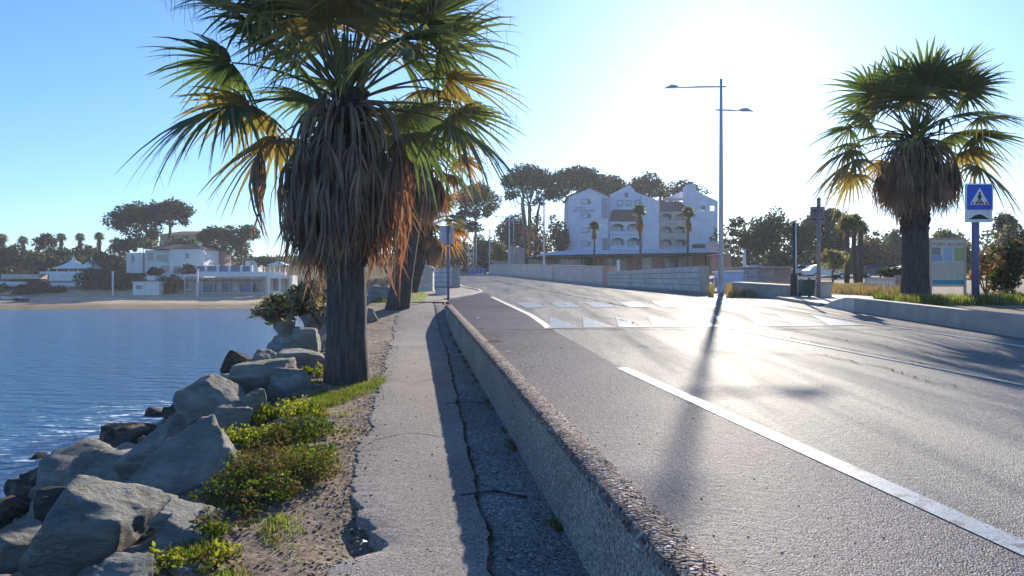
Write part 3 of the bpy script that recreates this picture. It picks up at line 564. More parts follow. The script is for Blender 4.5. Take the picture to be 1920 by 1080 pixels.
# ------------------------------------------------------------------ bridge walls
def coursed(name, p0, p1, z0, z1, t, courses, label, cat, cap=False, m='blocks', blocklen=1.3):
    z0a, z0b = z0; root = empty(name, ((p0[0]+p1[0])/2, (p0[1]+p1[1])/2, (z0a+z0b)/2), label, cat)
    L = math.hypot(p1[0]-p0[0], p1[1]-p0[1]); b = MB(); b.wall(p0, p1, t * 0.84, (z0a - .2, z0b - .2), (z1 - 0.02, z1 - 0.02)); b.build('core', M['concrete'], root)
    q = MB(); rg = random.Random(5)
    for c in range(courses):
        f0, f1 = c / courses, (c + 1) / courses
        cuts = [0.0]; x = blocklen * (0.5 if c % 2 else 1)
        while x < L - .3: cuts.append(x / L); x += blocklen
        cuts.append(1.0)
        for a, bb in zip(cuts[:-1], cuts[1:]):
            A = (p0[0] + (p1[0]-p0[0])*(a+.004), p0[1] + (p1[1]-p0[1])*(a+.004)); B = (p0[0] + (p1[0]-p0[0])*(bb-.004), p0[1] + (p1[1]-p0[1])*(bb-.004))
            za = z0a + (z0b-z0a)*a; zb = z0a + (z0b-z0a)*bb
            j = rg.uniform(-.006, .006)
            q.wall(A, B, t + j, (za + (z1-za)*f0 + .02, zb + (z1-zb)*f0 + .02), (za + (z1-za)*f1 - .02, zb + (z1-zb)*f1 - .02))
    q.build('stone_courses', M[m], root)
    return root
zb = lambda y: float(RZ(y)) + 0.08
r = coursed('block_wall', (9.05, 36.25), (6.35, 49.5), (zb(36), zb(49.5)), 2.30, 0.5, 4, 'coursed pale stone block wall flaring out at the bridge end beside the tall street lamp', 'wall', blocklen=4.6)
# parapet
root = empty('bridge_parapet', (6.3, 52, zb(52)), 'long plain cream bridge parapet running into the distance on the right of the road', 'parapet')
q = MB(); ysp = list(range(52, 141, 8))
for a, b in zip(ysp[:-1], ysp[1:]): q.wall((float(parx(a)), a), (float(parx(b)), b), 0.3, (zb(a) - .3, zb(b) - .3), (PZ(500.5, a) + .0, PZ(500.5, b)) if False else (zb(a) + 1.12 + .006*(a-52), zb(b) + 1.12 + .006*(b-52)))
q.build('wall_panel', M['parapet'], root)
q = MB()
for a, b in zip(ysp[:-1], ysp[1:]): q.wall((float(parx(a)), a), (float(parx(b)), b), 0.38, (zb(a) + 1.123 + .006*(a-52), zb(b) + 1.123 + .006*(b-52)), (zb(a) + 1.19 + .006*(a-52), zb(b) + 1.19 + .006*(b-52)))
q.build('coping', M['concrete'], root)
for yy in (72.0, 96.0):
    q = MB(); x = float(parx(yy)); q.box(x-.3, x+.3, yy-.35, yy+.35, zb(yy)-.2, zb(yy)+1.25 + .006*(yy-52)); q.build('pier', M['parapet'], root)
q = MB(); q.box(6.1, 6.85, 50.85, 51.8, zb(51)-.2, zb(51)+1.2); tag(q.build('red_stone_pillar', M['redstone'], origin=(6.5, 51.4, zb(51))), 'reddish stone pillar closing the near end of the cream parapet', 'pillar')
root = empty('marker_post', (6.9, 50.2, zb(50)), 'slim white post standing between the red pillar and the block wall', 'post')
q = MB(); q.tube([(6.9, 50.2, zb(50)-.1), (6.9, 50.2, zb(50)+1.55)], [.1, .1], 8); q.build('post', M['whitemetal'], root)
q = MB(); q.tube([(6.9, 50.2, zb(50)+1.55), (6.9, 50.2, zb(50)+1.63)], [.13, .06], 8); q.build('cap', M['metal'], root)
# left wing
coursed('block_wall', (PX(808, 47), 46.5), (PX(855, 44.5), 44.5), (zb(46), zb(44.5)), 2.42, 0.6, 4, 'coursed stone wall with a rounded top closing the left side of the bridge behind the thin dark pole', 'wall', blocklen=1.0)
zc = zb(40)
root = empty('stone_pillar', (PX(800, 39), 39, zc), 'squat round-topped stone pillar left of the bridge wall near the palms', 'pillar')
for k in range(3):
    q = MB(); x = PX(800, 39); q.box(x-.34, x+.34, 38.7, 39.4, zc - .15 + k*.37, zc + .2 + k*.37); q.build('stone_block', M['blocks'], root)
q = MB(); x = PX(800, 39); q.tube([(x, 39.05, zc + .94), (x, 39.05, zc+1.05), (x, 39.05, zc+1.15), (x, 39.05, zc+1.2)], [.46, .42, .3, .1], 12); q.build('domed_cap', M['blocks'], root, smooth=True)
root = empty('bridge_parapet', (-4, 50, zb(50)), 'far pale parapet on the left side of the bridge behind the stone wall', 'parapet')
q = MB(); q.wall((-3.6, 47), (-13.2, 139), .3, (zb(47)-.2, zb(139)-.2), (zb(47)+.95, zb(139)+1.0)); q.build('wall_panel', M['parapet'], root)
root = empty('fallen_block', (PX(825, 33.5), 33.5, zb(33)), 'pale rectangular stone block lying at the end of the footpath by the round-topped pillar', 'stone block')
a = Vector((-.128, .99, 0)).normalized(); q = MB(); q.obox((PX(824, 33.5), 34.2, zb(33)+.1), (Vector((a.y, -a.x, 0)), a, (0, 0, 1)), (.22, .9, .16)); q.build('block', M['blocks'], root)
M['barrierblue'] = mat('barrier_blue', (0.10, 0.22, 0.50), (0.08, 0.18, 0.42), 0.5, 2.0)
root = empty('blue_barrier', (PX(895, 146), 146, float(RZ(146))), 'blue panelled barrier crossing the far end of the bridge road', 'barrier')
q = MB(); q.pbox(880, 912, 503, 513.5, 146, .2); q.build('panel', M['barrierblue'], root)
for px in (882, 890, 898, 906):
    q = MB(); q.pbox(px-.5, px+.5, 501.5, 514, 145.7, .2); q.build('post', M['metal'], root)

# ------------------------------------------------------------------ street lamps
def lamp(px, Y, top_py, label, arms=True, heads=((-1, 0.0, 2.4), (1, -1.2, 0.75)), r=.1, parts=True, base=None, s=1.0, post_m='metal'):
    x = PX(px, Y); zt = PZ(top_py, Y); z0 = base if base is not None else zb(Y)
    root = empty('street_lamp', (x, Y, z0), label, 'street lamp', 'street lamps')
    q = MB(); q.tube([(x, Y, z0-.1), (x, Y, z0+(zt-z0)*.5), (x, Y, zt)], [r, r*.8, r*.5], 10); q.build('pole', M[post_m], root, smooth=True)
    q = MB(); q.tube([(x, Y, z0), (x, Y, z0+.35), (x, Y, z0+.4)], [r*1.5, r*1.4, r*1.05], 10); q.build('base_sleeve', M[post_m], root)
    for sd_, dz, L in heads:
        zz = zt - 0.35*s + dz
        q = MB(); q.tube([(x - sd_*.25*s, Y, zz), (x + sd_*L*.4, Y, zz - .01), (x + sd_*L*.8, Y, zz-.04)], [.035*s, .04*s, .025*s], 6); q.build('arm', M[post_m], root)
        hb = MB(); cx = x + sd_*(L*.8 + .32*s); V = []
        prof = [(-.34, .02, .03), (-.18, .09, .10), (.05, .11, .13), (.25, .04, .10), (.38, -.03, .02)]
        hb2 = [(cx + sd_*a*s, zz - .03*s, h*s, w*s) for a, h, w in prof]
        for (a, zc_, h, w) in hb2:
            for (dy, dz_) in ((-w, 0), (-w*.6, h), (w*.6, h), (w, 0)): V.append((a, Y+dy, zc_+dz_ + (h-.09*s)*.3))
        nf = [(4*i+k, 4*i+(k+1) % 4, 4*i+4+(k+1) % 4, 4*i+4+k) for i in range(4) for k in range(4)] + [(0,1,2,3), (16,17,18,19)]
        hb.add(V, nf); h_ = hb.build('lamp_head', M[post_m], root)
        g_ = MB(); g_.obox((cx + sd_*.05*s, Y, zz - .045*s), ((1,0,0), (0,1,0), (0,0,1)), (.2*s, .08*s, .015*s)); g_.build('lens', M['lampglass'], h_)
    return root
lamp(1352, 34.9, 148, 'tall grey double-headed street lamp standing at the road edge by the block wall', r=.12, heads=((-1, 0.0, 2.35), (1, -1.05, 0.95)))
lamp(1020, 82, 370, 'street lamp behind the cream parapet left of the hotel, nearest on the bridge', r=.13, heads=((-1, -.6, 1.0),), s=.9)
lamp(955, 112, 402, 'second bridge street lamp, with a head on each side, before the round dark tree', r=.14, heads=((-1, .1, 1.9), (1, -.5, 1.0)), s=1.1)
lamp(918, 141, 428, 'short-armed street lamp at the far end of the cream parapet', r=.15, heads=((-1, 0, 1.2),), s=1.1)
lamp(893, 152, 448, 'thin far street lamp, rightmost of the three beyond the blue barrier', r=.14, heads=((-1, 0, .9),), s=1)
lamp(888, 158, 441, 'thin far street lamp, middle of the three beyond the blue barrier', r=.14, heads=((1, 0, .9),), s=1)
lamp(878, 165, 460, 'thin far street lamp, leftmost of the three beyond the blue barrier', r=.13, heads=((-1, 0, .9),), s=1)
lamp(963, 150, 415, 'slender grey lamp post just right of the second bridge lamp', r=.12, heads=((1, 0, .8),), s=1)

# ------------------------------------------------------------------ signs
def sign_post(px, Y, z0, top, r, m, name, label, cat):
    x = PX(px, Y); root = empty(name, (x, Y, z0), label, cat)
    q = MB(); q.tube([(x, Y, z0 - .2), (x, Y, top)], [r, r], 10); q.build('pole', M[m], root, smooth=True)
    q = MB(); q.tube([(x, Y, top), (x, Y, top+.02)], [r*1.1, r*.6], 10); q.build('cap', M['darkmetal'], root)
    return root, x
def rrect(mb, cx, cz, w, h, r, y0, y1, m=0, n=5):
    pts = []
    for (sx, sz, a0) in ((1, 1, 0), (-1, 1, 90), (-1, -1, 180), (1, -1, 270)):
        for k in range(n + 1):
            a = R_(a0 + 90*k/n); pts.append((cx + sx*(w/2 - r) + r*math.cos(a), cz + sz*(h/2 - r) + r*math.sin(a)))
    mb.prism(pts, y0, y1, m)
Ys_ = 20.5; root, x = sign_post(1829, Ys_, 0.8, PZ(350, Ys_), .095, 'purplemetal', 'crossing_sign', 'blue pedestrian crossing sign with a speed hump plate below on a blue-grey post', 'road sign')
cz = PZ(371, Ys_); q = MB(); rrect(q, x+.02, cz, .73, .73, .05, Ys_-.14, Ys_-.10); pn = q.build('sign_panel', M['signwhite'], root)
q = MB(); rrect(q, x+.02, cz, .66, .66, .04, Ys_-.144, Ys_-.141); q.build('blue_field', M['blue'], pn)
q = MB(); q.prism([(x+.02-.26, cz-.20), (x+.02+.26, cz-.20), (x+.02, cz+.25)], Ys_-.150, Ys_-.147); q.build('white_triangle', M['signwhite'], pn)
q = MB(); xx = x + .02
q.tube([(xx, Ys_-.155, cz+.115), (xx, Ys_-.157, cz+.115)], [.028, .028], 10)
q.prism([(xx-.025, cz+.08), (xx+.03, cz+.08), (xx+.02, cz-.04), (xx-.03, cz-.04)], Ys_-.157, Ys_-.153)
q.prism([(xx-.03, cz-.04), (xx+.0, cz-.04), (xx-.05, cz-.17), (xx-.085, cz-.17)], Ys_-.157, Ys_-.153)
q.prism([(xx-.005, cz-.04), (xx+.02, cz-.04), (xx+.075, cz-.15), (xx+.045, cz-.17)], Ys_-.157, Ys_-.153)
q.prism([(xx-.02, cz+.07), (xx-.075, cz-.01), (xx-.055, cz-.02), (xx-.015, cz+.04)], Ys_-.157, Ys_-.153)
q.prism([(xx+.02, cz+.07), (xx+.07, cz+.0), (xx+.055, cz-.015), (xx+.02, cz+.04)], Ys_-.157, Ys_-.153)
q.build('walking_figure', M['black'], pn)
q = MB()
for i in range(5):
    bx_ = xx - .20 + i*.1; dx = (bx_ - xx)*.25
    q.prism([(bx_-.026, cz-.19), (bx_+.026, cz-.19), (bx_+.018-dx, cz-.12), (bx_-.022-dx, cz-.12)], Ys_-.153, Ys_-.1505)
q.build('crossing_bars', M['red'], pn)
q = MB(); rrect(q, x+.01, PZ(407, Ys_), .70, .30, .03, Ys_-.14, Ys_-.10); pl2 = q.build('hump_plate', M['signwhite'], root)
q = MB(); c2 = PZ(407, Ys_); pts = [(x-.27, c2-.07)] + [(x-.27+.56*t, c2-.07+.13*math.sin(math.pi*t)**1.3) for t in np.linspace(.12, .88, 9)] + [(x+.29, c2-.07)]
q.prism(pts, Ys_-.145, Ys_-.142); q.build('hump_symbol', M['black'], pl2)
Yb = 29.0; root, x = sign_post(1535, Yb, zb(Yb), PZ(371, Yb), .075, 'brownmetal', 'sign_seen_from_behind', 'weathered square sign seen from behind on a tall brown post beside the green bin', 'road sign')
q = MB(); rrect(q, x, PZ(403, Yb), .54, .64, .05, Yb+.08, Yb+.11); q.build('sign_back', M['brownmetal'], root)
for pb_ in (395, 411):
    q = MB(); q.box(x-.22, x+.22, Yb+.05, Yb+.079, PZ(pb_, Yb)-.02, PZ(pb_, Yb)+.02); q.build('bracket', M['darkmetal'], root)
Yd = 29.0; root, x = sign_post(840.5, Yd, float(RZ(Yd)), PZ(424, Yd), .05, 'purplemetal', 'sign_post', 'thin dark pole at the kerb wall end carrying a grey panel seen from behind', 'road sign')
q = MB(); rrect(q, x-.06, PZ(440, Yd), .52, .68, .04, Yd+.06, Yd+.09); q.build('sign_back', M['metal'], root)
q = MB(); q.tube([(x, Yd, PZ(461, Yd)-.02), (x, Yd, PZ(461, Yd)+.03)], [.075, .075], 10); q.build('clamp', M['whitemetal'], root)
root, x = sign_post(1488.5, 30.5, zb(30), PZ(418, 30.5), .055, 'darkmetal', 'dark_pole', 'thin dark pole rising beside the right end of the low stone block', 'pole')
q = MB(); q.box(x-.12, x+.12, 30.44, 30.56, zb(30), zb(30)+.9); q.build('base_box', M['darkmetal'], root)
# information board
Yi_ = 24.0; x0 = PX(1744, Yi_); x1 = PX(1812, Yi_)
root = empty('information_board', ((x0+x1)/2, Yi_, .9), 'framed information board with a map between the right palm and the blue-grey sign post', 'notice board')
q = MB()
for a in (x0, x1-.06): q.box(a, a+.06, Yi_, Yi_+.06, .3, PZ(446, Yi_))
q.box(x0+.063, x1-.063, Yi_, Yi_+.05, PZ(450, Yi_), PZ(446, Yi_)); q.box(x0+.063, x1-.063, Yi_, Yi_+.05, PZ(537.5, Yi_), PZ(535, Yi_)); q.build('frame', M['cream'], root)
q = MB(); q.box(x0+.063, x1-.063, Yi_+.015, Yi_+.035, PZ(534.8, Yi_), PZ(450.2, Yi_)); pnl = q.build('panel', M['white'], root)
M['boardblue'] = mat('board_blue', (0.35, 0.45, 0.7), (0.3, 0.4, 0.62), .5); M['boardgreen'] = mat('board_green', (0.42, 0.48, 0.2), (0.5, 0.5, .3), .5, 9)
M['boardmap'] = mat('board_map', (0.62, 0.5, 0.42), (0.45, 0.48, 0.42), .5, 6, c3=(.66, .6, .55)); M['boardsea'] = mat('board_sea', (0.08, 0.36, 0.52), (0.06, 0.28, 0.45), .5)
def patch(nm, a, b, c, d, m): q = MB(); q.box(PX(a, Yi_), PX(b, Yi_), Yi_+.010, Yi_+.0145, PZ(d, Yi_), PZ(c, Yi_)); q.build(nm, M[m], pnl)
patch('photo_print', 1748, 1764, 464, 478, 'glass'); patch('blue_print', 1748, 1768, 479, 490, 'boardblue'); patch('text_print', 1771, 1786, 464, 490, 'paleblue')
patch('green_print', 1790, 1808, 464, 490, 'boardgreen'); patch('map_print', 1749, 1808, 492, 524, 'boardmap'); patch('sea_print', 1749, 1808, 525, 534, 'boardsea')
def text(s, size, loc, m, parent, name='lettering', rot=(math.pi/2, 0, 0), ext=.004, align='LEFT'):
    cu = bpy.data.curves.new(name, 'FONT'); cu.body = s; cu.size = size; cu.extrude = ext; cu.align_x = align
    to = bpy.data.objects.new('tmp', cu); COL.objects.link(to); bpy.context.view_layer.update()
    me = bpy.data.meshes.new_from_object(to); bpy.data.objects.remove(to)
    me.transform(Matrix.Translation(Vector(loc)) @ Matrix.Rotation(rot[0], 4, 'X'))
    return link_mesh(name, me, m, parent)
text('POINT ACCUEIL', .135, (x0+.09, Yi_+.010, PZ(460.5, Yi_)), M['terracotta'], pnl)

# ------------------------------------------------------------------ palms
def frond(mb, base, az, el, Lp, Lb, rng, nseg=26, droop=.35, petm=0, leafm=1, spread=2.0, thread=True, sag=0.25):
    d = Vector((math.cos(az)*math.cos(el), math.sin(az)*math.cos(el), math.sin(el)))
    P = []; p = Vector(base); dd = d.copy(); k = 6
    for i in range(k + 1):
        P.append(p.copy()); p = p + dd * Lp / k; dd = (dd + Vector((0, 0, -sag / k * (1 + i*.25)))).normalized()
    mb.tube(P, [.028 - .016*i/k for i in range(k+1)], 4, petm, cap=False)
    e = P[-1]; dn = dd; s = dn.cross(Vector((0, 0, 1)))
    s = s.normalized() if s.length > 1e-3 else Vector((1, 0, 0)); roll = rng.uniform(-.5, .5)
    s = (s*math.cos(roll) + dn.cross(s)*math.sin(roll)).normalized(); n = s.cross(dn).normalized()
    if n.z < 0: n = -n
    dt = 2*spread/(nseg-1)
    for i in range(nseg):
        t = -spread + dt*i + rng.uniform(-.02, .02)
        di = (dn*math.cos(t) + s*math.sin(t) + n*(-.15 + .32*math.cos(t))).normalized()
        wv = (-dn*math.sin(t) + s*math.cos(t)); tw = rng.uniform(-.5, .5); wv = (wv*math.cos(tw) + n*math.sin(tw)).normalized()
        L = Lb*(.72 + .28*math.cos(t*.7))*rng.uniform(.85, 1.1); dr = droop*rng.uniform(.6, 1.5)
        pts = []; ws = []
        for q_, wq in ((0.02, .1), (.22, 1.0), (.42, 1.25), (.6, .8), (.78, .5), (.92, .25), (1.0, .04)):
            pp = e + di*L*q_*(1 - .12*dr*q_**2) + Vector((0, 0, -1))*dr*L*q_**2.6
            pts.append(pp); ws.append(L*.40*dt/2*wq if q_ > .1 else L*.03*dt*2)
        mb.blade(pts, ws, wv, leafm)
        if thread and rng.random() < .55:
            a = pts[rng.choice((3, 4, 5))]; ln = rng.uniform(.12, .42); sw = rng.uniform(-.12, .12)
            mb.blade([a, a + Vector((sw*ln, sw*.5*ln, -ln*.5)), a + Vector((sw*2*ln, sw*ln, -ln))], [.0035, .003, .001], Vector((1, 0, 0)), leafm)
def deadfrond(mb, base, az, rmax, zdrop, Lb, rng, nseg=13, petm=0, leafm=1, tight=.28):
    o = Vector((math.cos(az), math.sin(az), 0)); b = Vector(base)
    P = []; k = 6
    for i in range(k + 1):
        t = i/k; P.append(b + o*rmax*math.sin(t*1.45) + Vector((0, 0, .10*math.sin(t*3.1) - zdrop*t**1.7)))
    mb.tube(P, [.03 - .014*i/k for i in range(k+1)], 4, petm, cap=False)
    e = P[-1]; s = Vector((-o.y, o.x, 0))
    for i in range(nseg):
        a = rng.uniform(-1, 1); w = rng.uniform(-.6, 1.0)
        L = Lb*rng.uniform(.45, 1.2); di = (Vector((0, 0, -1)) + s*a*tight*1.25 + o*w*tight*.9).normalized(); cv = rng.uniform(-.16, .16); cw = rng.uniform(-.12, .12)
        an = rng.uniform(0, 3.14); wv = (s*math.cos(an) + o*math.sin(an)).normalized(); pts = []; ws = []
        for q_, wq in ((0, .25), (.2, .9), (.42, 1.0), (.65, .75), (.85, .42), (1, .05)):
            pts.append(e + di*L*q_ + s*cv*math.sin(q_*3)*L + o*cw*math.sin(q_*4)*L + Vector((0, 0, -.10*q_*q_*L)) - s*a*tight*.45*L*q_*q_); ws.append(.0155*Lb*wq)
        mb.blade(pts, ws, wv, leafm)
def palm(px, Y, z0, crown_py, R0, label, seed, crownR=2.6, nf=44, skirt=(1.0, 2.4, 70), lean=(0, 0), nseg=26, group=None, name='palm_tree', deadcol=(.12,), els=(-.45, 1.45), azs=None, thread=True, dangle=False, yel=.22, org=.12, flare=1.25, sides=20, avoid=True):
    rng = random.Random(seed); x = PX(px, Y) if px is not None else lean[2]; zt = PZ(crown_py, Y)
    root = empty(name, (x, Y, z0), label, 'palm tree', group)
    top = Vector((x + lean[0], Y + lean[1], zt))
    q = MB(); n = 14; pts = []; rr = []
    for i in range(n + 1):
        t = i/n; pts.append(Vector((x, Y, z0 - .25)).lerp(top, t) + Vector((0, 0, 0)))
        pts[-1].x = x + lean[0]*t**.9; rr.append(R0*(flare - (flare-1)*min(1, t*5) - .17*t) * (1 + .02*rng.uniform(-1, 1)))
    q.tube(pts, rr, sides); tr = q.build('trunk', M['trunk'], root, smooth=True)
    ht = zt - z0
    # cut stubs of old leaf bases wrapped round the trunk under the skirt
    q = MB()
    for i in range(150 if sides >= 20 else 50):
        t = rng.uniform(.45, 1.0); a = rng.uniform(0, 6.28); c = Vector((x, Y, z0 - .25)).lerp(top, t); r = R0*.88
        o = Vector((math.cos(a), math.sin(a), 0)); s = Vector((-o.y, o.x, 0)); p0 = c + o*r*.93
        q.obox(p0 + o*.04 + Vector((0, 0, .06)), (s, (o*.35 + Vector((0, 0, 1))).normalized(), (o - Vector((0, 0, .35))).normalized()), (.05, .13, .02))
    q.build('leaf_bases', M['boots'], root)
    # dead skirt
    rs_, ln_, cnt = skirt
    if cnt:
        q = MB()
        for i in range(cnt):
            a = rng.uniform(0, 6.28); f = rng.random(); base = top + Vector((math.cos(a)*R0*.7, math.sin(a)*R0*.7, -.05 - .55*f*ln_*.45))
            big = rs_*rng.uniform(.4, 1.05)*(.75 + .25*(1-f)) - R0*.7
            Lb = ln_*rng.uniform(.34, .54); zd = ln_*rng.uniform(.2, .36)
            sunny = math.cos(a) * .9 + rng.uniform(-.7, .7)  # sun-side leaves take the orange copy: sunlight put into the colour
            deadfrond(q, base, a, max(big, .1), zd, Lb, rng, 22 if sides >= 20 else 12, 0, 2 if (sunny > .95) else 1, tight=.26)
        q.build('dead_leaf_skirt', [M['petiole_dry'], M['dead'], M['dead2']], root, fix=False)
    if dangle:
        q = MB(); b = top + Vector((-.25, -.1, -.72))
        deadfrond(q, b, math.pi*1.02, 1.0, .0, 1.3, rng, 26, 0, 1, tight=.11); q.build('dangling_dead_leaf', [M['petiole_dry'], M['dead']], root, fix=False)
    # living crown
    q = MB(); ga = 2.39996
    for i in range(nf):
        f = (i + .5)/nf; el = els[0] + (els[1] - els[0])*(f**1.0); az = i*ga + rng.uniform(-.25, .25)
        Lp = crownR*.54*rng.uniform(.85, 1.1)*(1.0 if el < 1.0 else .8); Lb = crownR*.46*rng.uniform(.85, 1.1)
        base = top + Vector((math.cos(az)*R0*.45*(1-f), math.sin(az)*R0*.45*(1-f), -.12 + .4*f))
        u_ = rng.random(); lowf = 1.6 if f < .35 else .5
        lm = 3 if u_ < org*lowf else (2 if u_ < (org + yel)*lowf else 1)
        if avoid and el < .5 and math.sin(az) < -.35: el += .6
        frond(q, base, az, el, Lp, Lb, rng, nseg, droop=(.42 if el < .15 else .22) , leafm=lm, thread=thread, sag=.35 if el < .6 else .18, spread=rng.uniform(1.6, 2.15))
    for i in range(12):                       # bundle of new leaf bases / spears
        a = rng.uniform(0, 6.28); b = top + Vector((math.cos(a)*R0*.35, math.sin(a)*R0*.35, -.2)); q.tube([b, b + Vector((math.cos(a)*.12, math.sin(a)*.12, .45)), b + Vector((math.cos(a)*.3, math.sin(a)*.3, 1.1))], [.06, .035, .015], 5, 0, cap=False)
    q.build('crown', [M['petiole'], M['frond'], M['frond_y'], M['frond_o']], root, fix=False)
    return root
palm(650, 11.6, float(pz(11.6)) - .05, 192, .315, 'large fan palm with a shaggy dead leaf skirt leaning over the seaside path, nearest tree', 7, crownR=3.15, nf=46, skirt=(1.0, 2.5, 130), nseg=30, dangle=True, flare=1.2, els=(.02, 1.32), yel=.30, org=.05)
palm(742, 24.7, float(pz(24.7)) - .05, 285, .36, 'second fan palm behind the large one, its thick trunk leaning towards the road', 12, crownR=2.1, nf=30, skirt=(.95, 2.4, 70), lean=(.75, 0), nseg=20, org=.45, yel=.3, flare=1.15)
palm(765, 36, zb(36), 425, .36, 'third fan palm of the seaside row, seen just right of the second trunk', 21, crownR=2.2, nf=30, skirt=(.9, 1.9, 36), lean=(.9, 0), nseg=16, org=.4, yel=.3, thread=False, flare=1.15)
palm(1716, 21.6, .8, 262, .37, 'fan palm with a round crown beside the information board across the road', 33, crownR=3.0, nf=40, skirt=(1.15, 2.1, 120), nseg=26, flare=1.12, org=.09, yel=.3, els=(-.3, 1.3))

# ------------------------------------------------------------------ trees and shrubs
def leaf_cloud(blobs, dens, size, seed, flat=0.0, asp=2.2, shell=.55):
    rg = np.random.RandomState(seed); Vs = []; Q = []; b = 0
    for (cx, cy, cz_, rx, ry, rz) in blobs:
        n = max(8, int(dens*(rx*ry + ry*rz + rx*rz)/size**2))
        d = rg.normal(size=(n, 3)); d /= np.linalg.norm(d, axis=1)[:, None]; r = shell + (1 - shell)*rg.rand(n)**.6; r *= 1 + .12*rg.randn(n)
        c = np.array([cx, cy, cz_]) + d*r[:, None]*np.array([rx, ry, rz])
        a = rg.normal(size=(n, 3)); a[:, 2] *= (1 - flat*.8); a /= np.linalg.norm(a, axis=1)[:, None]
        t = rg.normal(size=(n, 3)); t = np.cross(a, t); t /= np.linalg.norm(t, axis=1)[:, None]
        s = size*rg.uniform(.5, 1.25, n)[:, None]
        v = np.stack([c - a*s*asp*.5, c + t*s*.5, c + a*s*asp*.5, c - t*s*.5], 1); Vs.append(v.reshape(-1, 3))
        Q.append(np.arange(n*4).reshape(-1, 4) + b); b += n*4
    return np.concatenate(Vs), np.concatenate(Q)
def limbs(mb, base, zfork, ends, r0, n=7, bend=0.1, rng=random):
    f = Vector((base[0] + bend, base[1], zfork)); mid = Vector(base).lerp(f, .5) + Vector((bend*.4, 0, 0))
    mb.tube([Vector(base) - Vector((0, 0, .3)), mid, f], [r0*1.15, r0*.9, r0*.75], n)
    for e in ends:
        e = Vector(e); m_ = f.lerp(e, .55) + Vector((0, 0, -.12*(e - f).length))
        mb.tube([f - Vector((0, 0, .1)), m_, e], [r0*.3, r0*.18, r0*.06], 5)
def ptree(name, label, cat, px, Y, top, bot, w, seed, kind='broad', m='broad', base_py=None, group=None, trunkr=None, dens=None, size=None, base_z=None, tm='bark'):
    """tree by its outline in the photo: top/bot pixel rows of the crown, w crown width in pixels, at distance Y"""
    rg = random.Random(seed); s = Y/F; x = PX(px, Y); zt, zl = PZ(top, Y), PZ(bot, Y); W = w*s; Hc = zt - zl
    z0 = base_z if base_z is not None else (PZ(base_py, Y) if base_py else H(x, Y)); z0 = min(z0, zl - .2)
    root = empty(name, (x, Y, z0), label, cat, group); blobs = []
    if kind == 'umbrella':
        nb = 16
        for i in range(nb):
            a = i*2.4; rr = W*.40*math.sqrt((i+.5)/nb); e = rg.uniform(.75, 1.2); rb = W*.19*e
            blobs.append((x + rr*math.cos(a), Y + rr*math.sin(a)*.9, zt - Hc*.30 - Hc*.42*(rr/(W*.42))**2 + rg.uniform(-.06, .06)*Hc, rb, rb, Hc*.24*e))
        for i in range(9):
            a = rg.uniform(0, 6.28); blobs.append((x + W*.33*math.cos(a), Y + W*.3*math.sin(a), zl + Hc*rg.uniform(-.05, .2), W*.10, W*.10, Hc*.12))
    elif kind == 'layers':
        for i in range(18):
            f = rg.random(); a = rg.uniform(0, 6.28); rad = W*.5*(1 - .55*f)*rg.uniform(.25, .85); rb = W*rg.uniform(.10, .2)
            blobs.append((x + rad*math.cos(a), Y + rad*math.sin(a), zl + Hc*(.08 + .8*f), rb, rb, Hc*rg.uniform(.06, .11)))
    else:
        nb = 15
        for i in range(nb):
            d = Vector((rg.gauss(0, 1), rg.gauss(0, 1), rg.gauss(0, 1))).normalized(); k = rg.uniform(.35, .74); rb = rg.uniform(.30, .48)
            blobs.append((x + d.x*W*.5*k, Y + d.y*W*.5*k, (zt+zl)/2 + d.z*Hc*.5*k, W*.5*rb, W*.5*rb, Hc*.5*rb*1.05))
    size = size or max(.10, min(.6, Y*.0022)); dens = (dens or .8)*4.2
    V, Q = leaf_cloud(blobs, dens, size, seed, flat=.3 if kind != 'broad' else 0, asp=1.9)
    mm = m if isinstance(m, (list, tuple)) else [m]
    mi = None
    if len(mm) > 1: mi = (np.random.RandomState(seed).rand(len(Q)) < .28).astype(int)
    arr_mesh('crown', V, Q, [M[k] for k in mm], root, mi=mi)
    q = MB(); r0 = trunkr or max(.08, W*.035)
    if kind == 'broad': zf = z0 + (zl - z0)*.6 + Hc*.15
    else: zf = z0 + (zl - z0)*.9
    limbs(q, (x, Y, z0), zf, [(b[0], b[1], b[2]) for b in (blobs[::2] if kind == 'broad' else blobs[::3])], r0, bend=W*.03*rg.uniform(-1, 1)); q.build('trunk', M[tm], root, smooth=True)
    return root
# pines behind the hotel and along the bridge end
PN = 'umbrella pines rising behind the hotel'
ptree('umbrella_pine', 'tall umbrella pine with pale leaning trunks left of the hotel', 'pine tree', 992, 176, 304, 372, 112, 101, 'umbrella', 'pine', base_py=500, trunkr=.55)
ptree('umbrella_pine', 'broad flat-topped pine over the left gable of the hotel', 'pine tree', 1078, 190, 304, 372, 125, 102, 'umbrella', 'pine', base_py=495, trunkr=.6)
ptree('umbrella_pine', 'low dark pine crown between the two hotel gables', 'pine tree', 1145, 196, 324, 380, 75, 103, 'umbrella', 'pine', base_py=495)
ptree('umbrella_pine', 'rounded green pine crown behind the middle gable', 'pine tree', 1212, 200, 322, 385, 88, 104, 'umbrella', 'pineb', base_py=495)
ptree('umbrella_pine', 'open pine crown spreading behind the right hotel chimney tower', 'pine tree', 1280, 190, 334, 382, 80, 105, 'umbrella', 'pine', base_py=495, dens=.38)
ptree('umbrella_pine', 'tall pine with a rounded top above the bend of the road', 'pine tree', 892, 185, 338, 400, 88, 106, 'umbrella', 'pine', base_py=510)
ptree('pine_tree', 'leaning dark pine with heavy lower boughs left of the bridge lamps', 'pine tree', 872, 178, 385, 450, 90, 107, 'layers', 'pine', base_py=508)
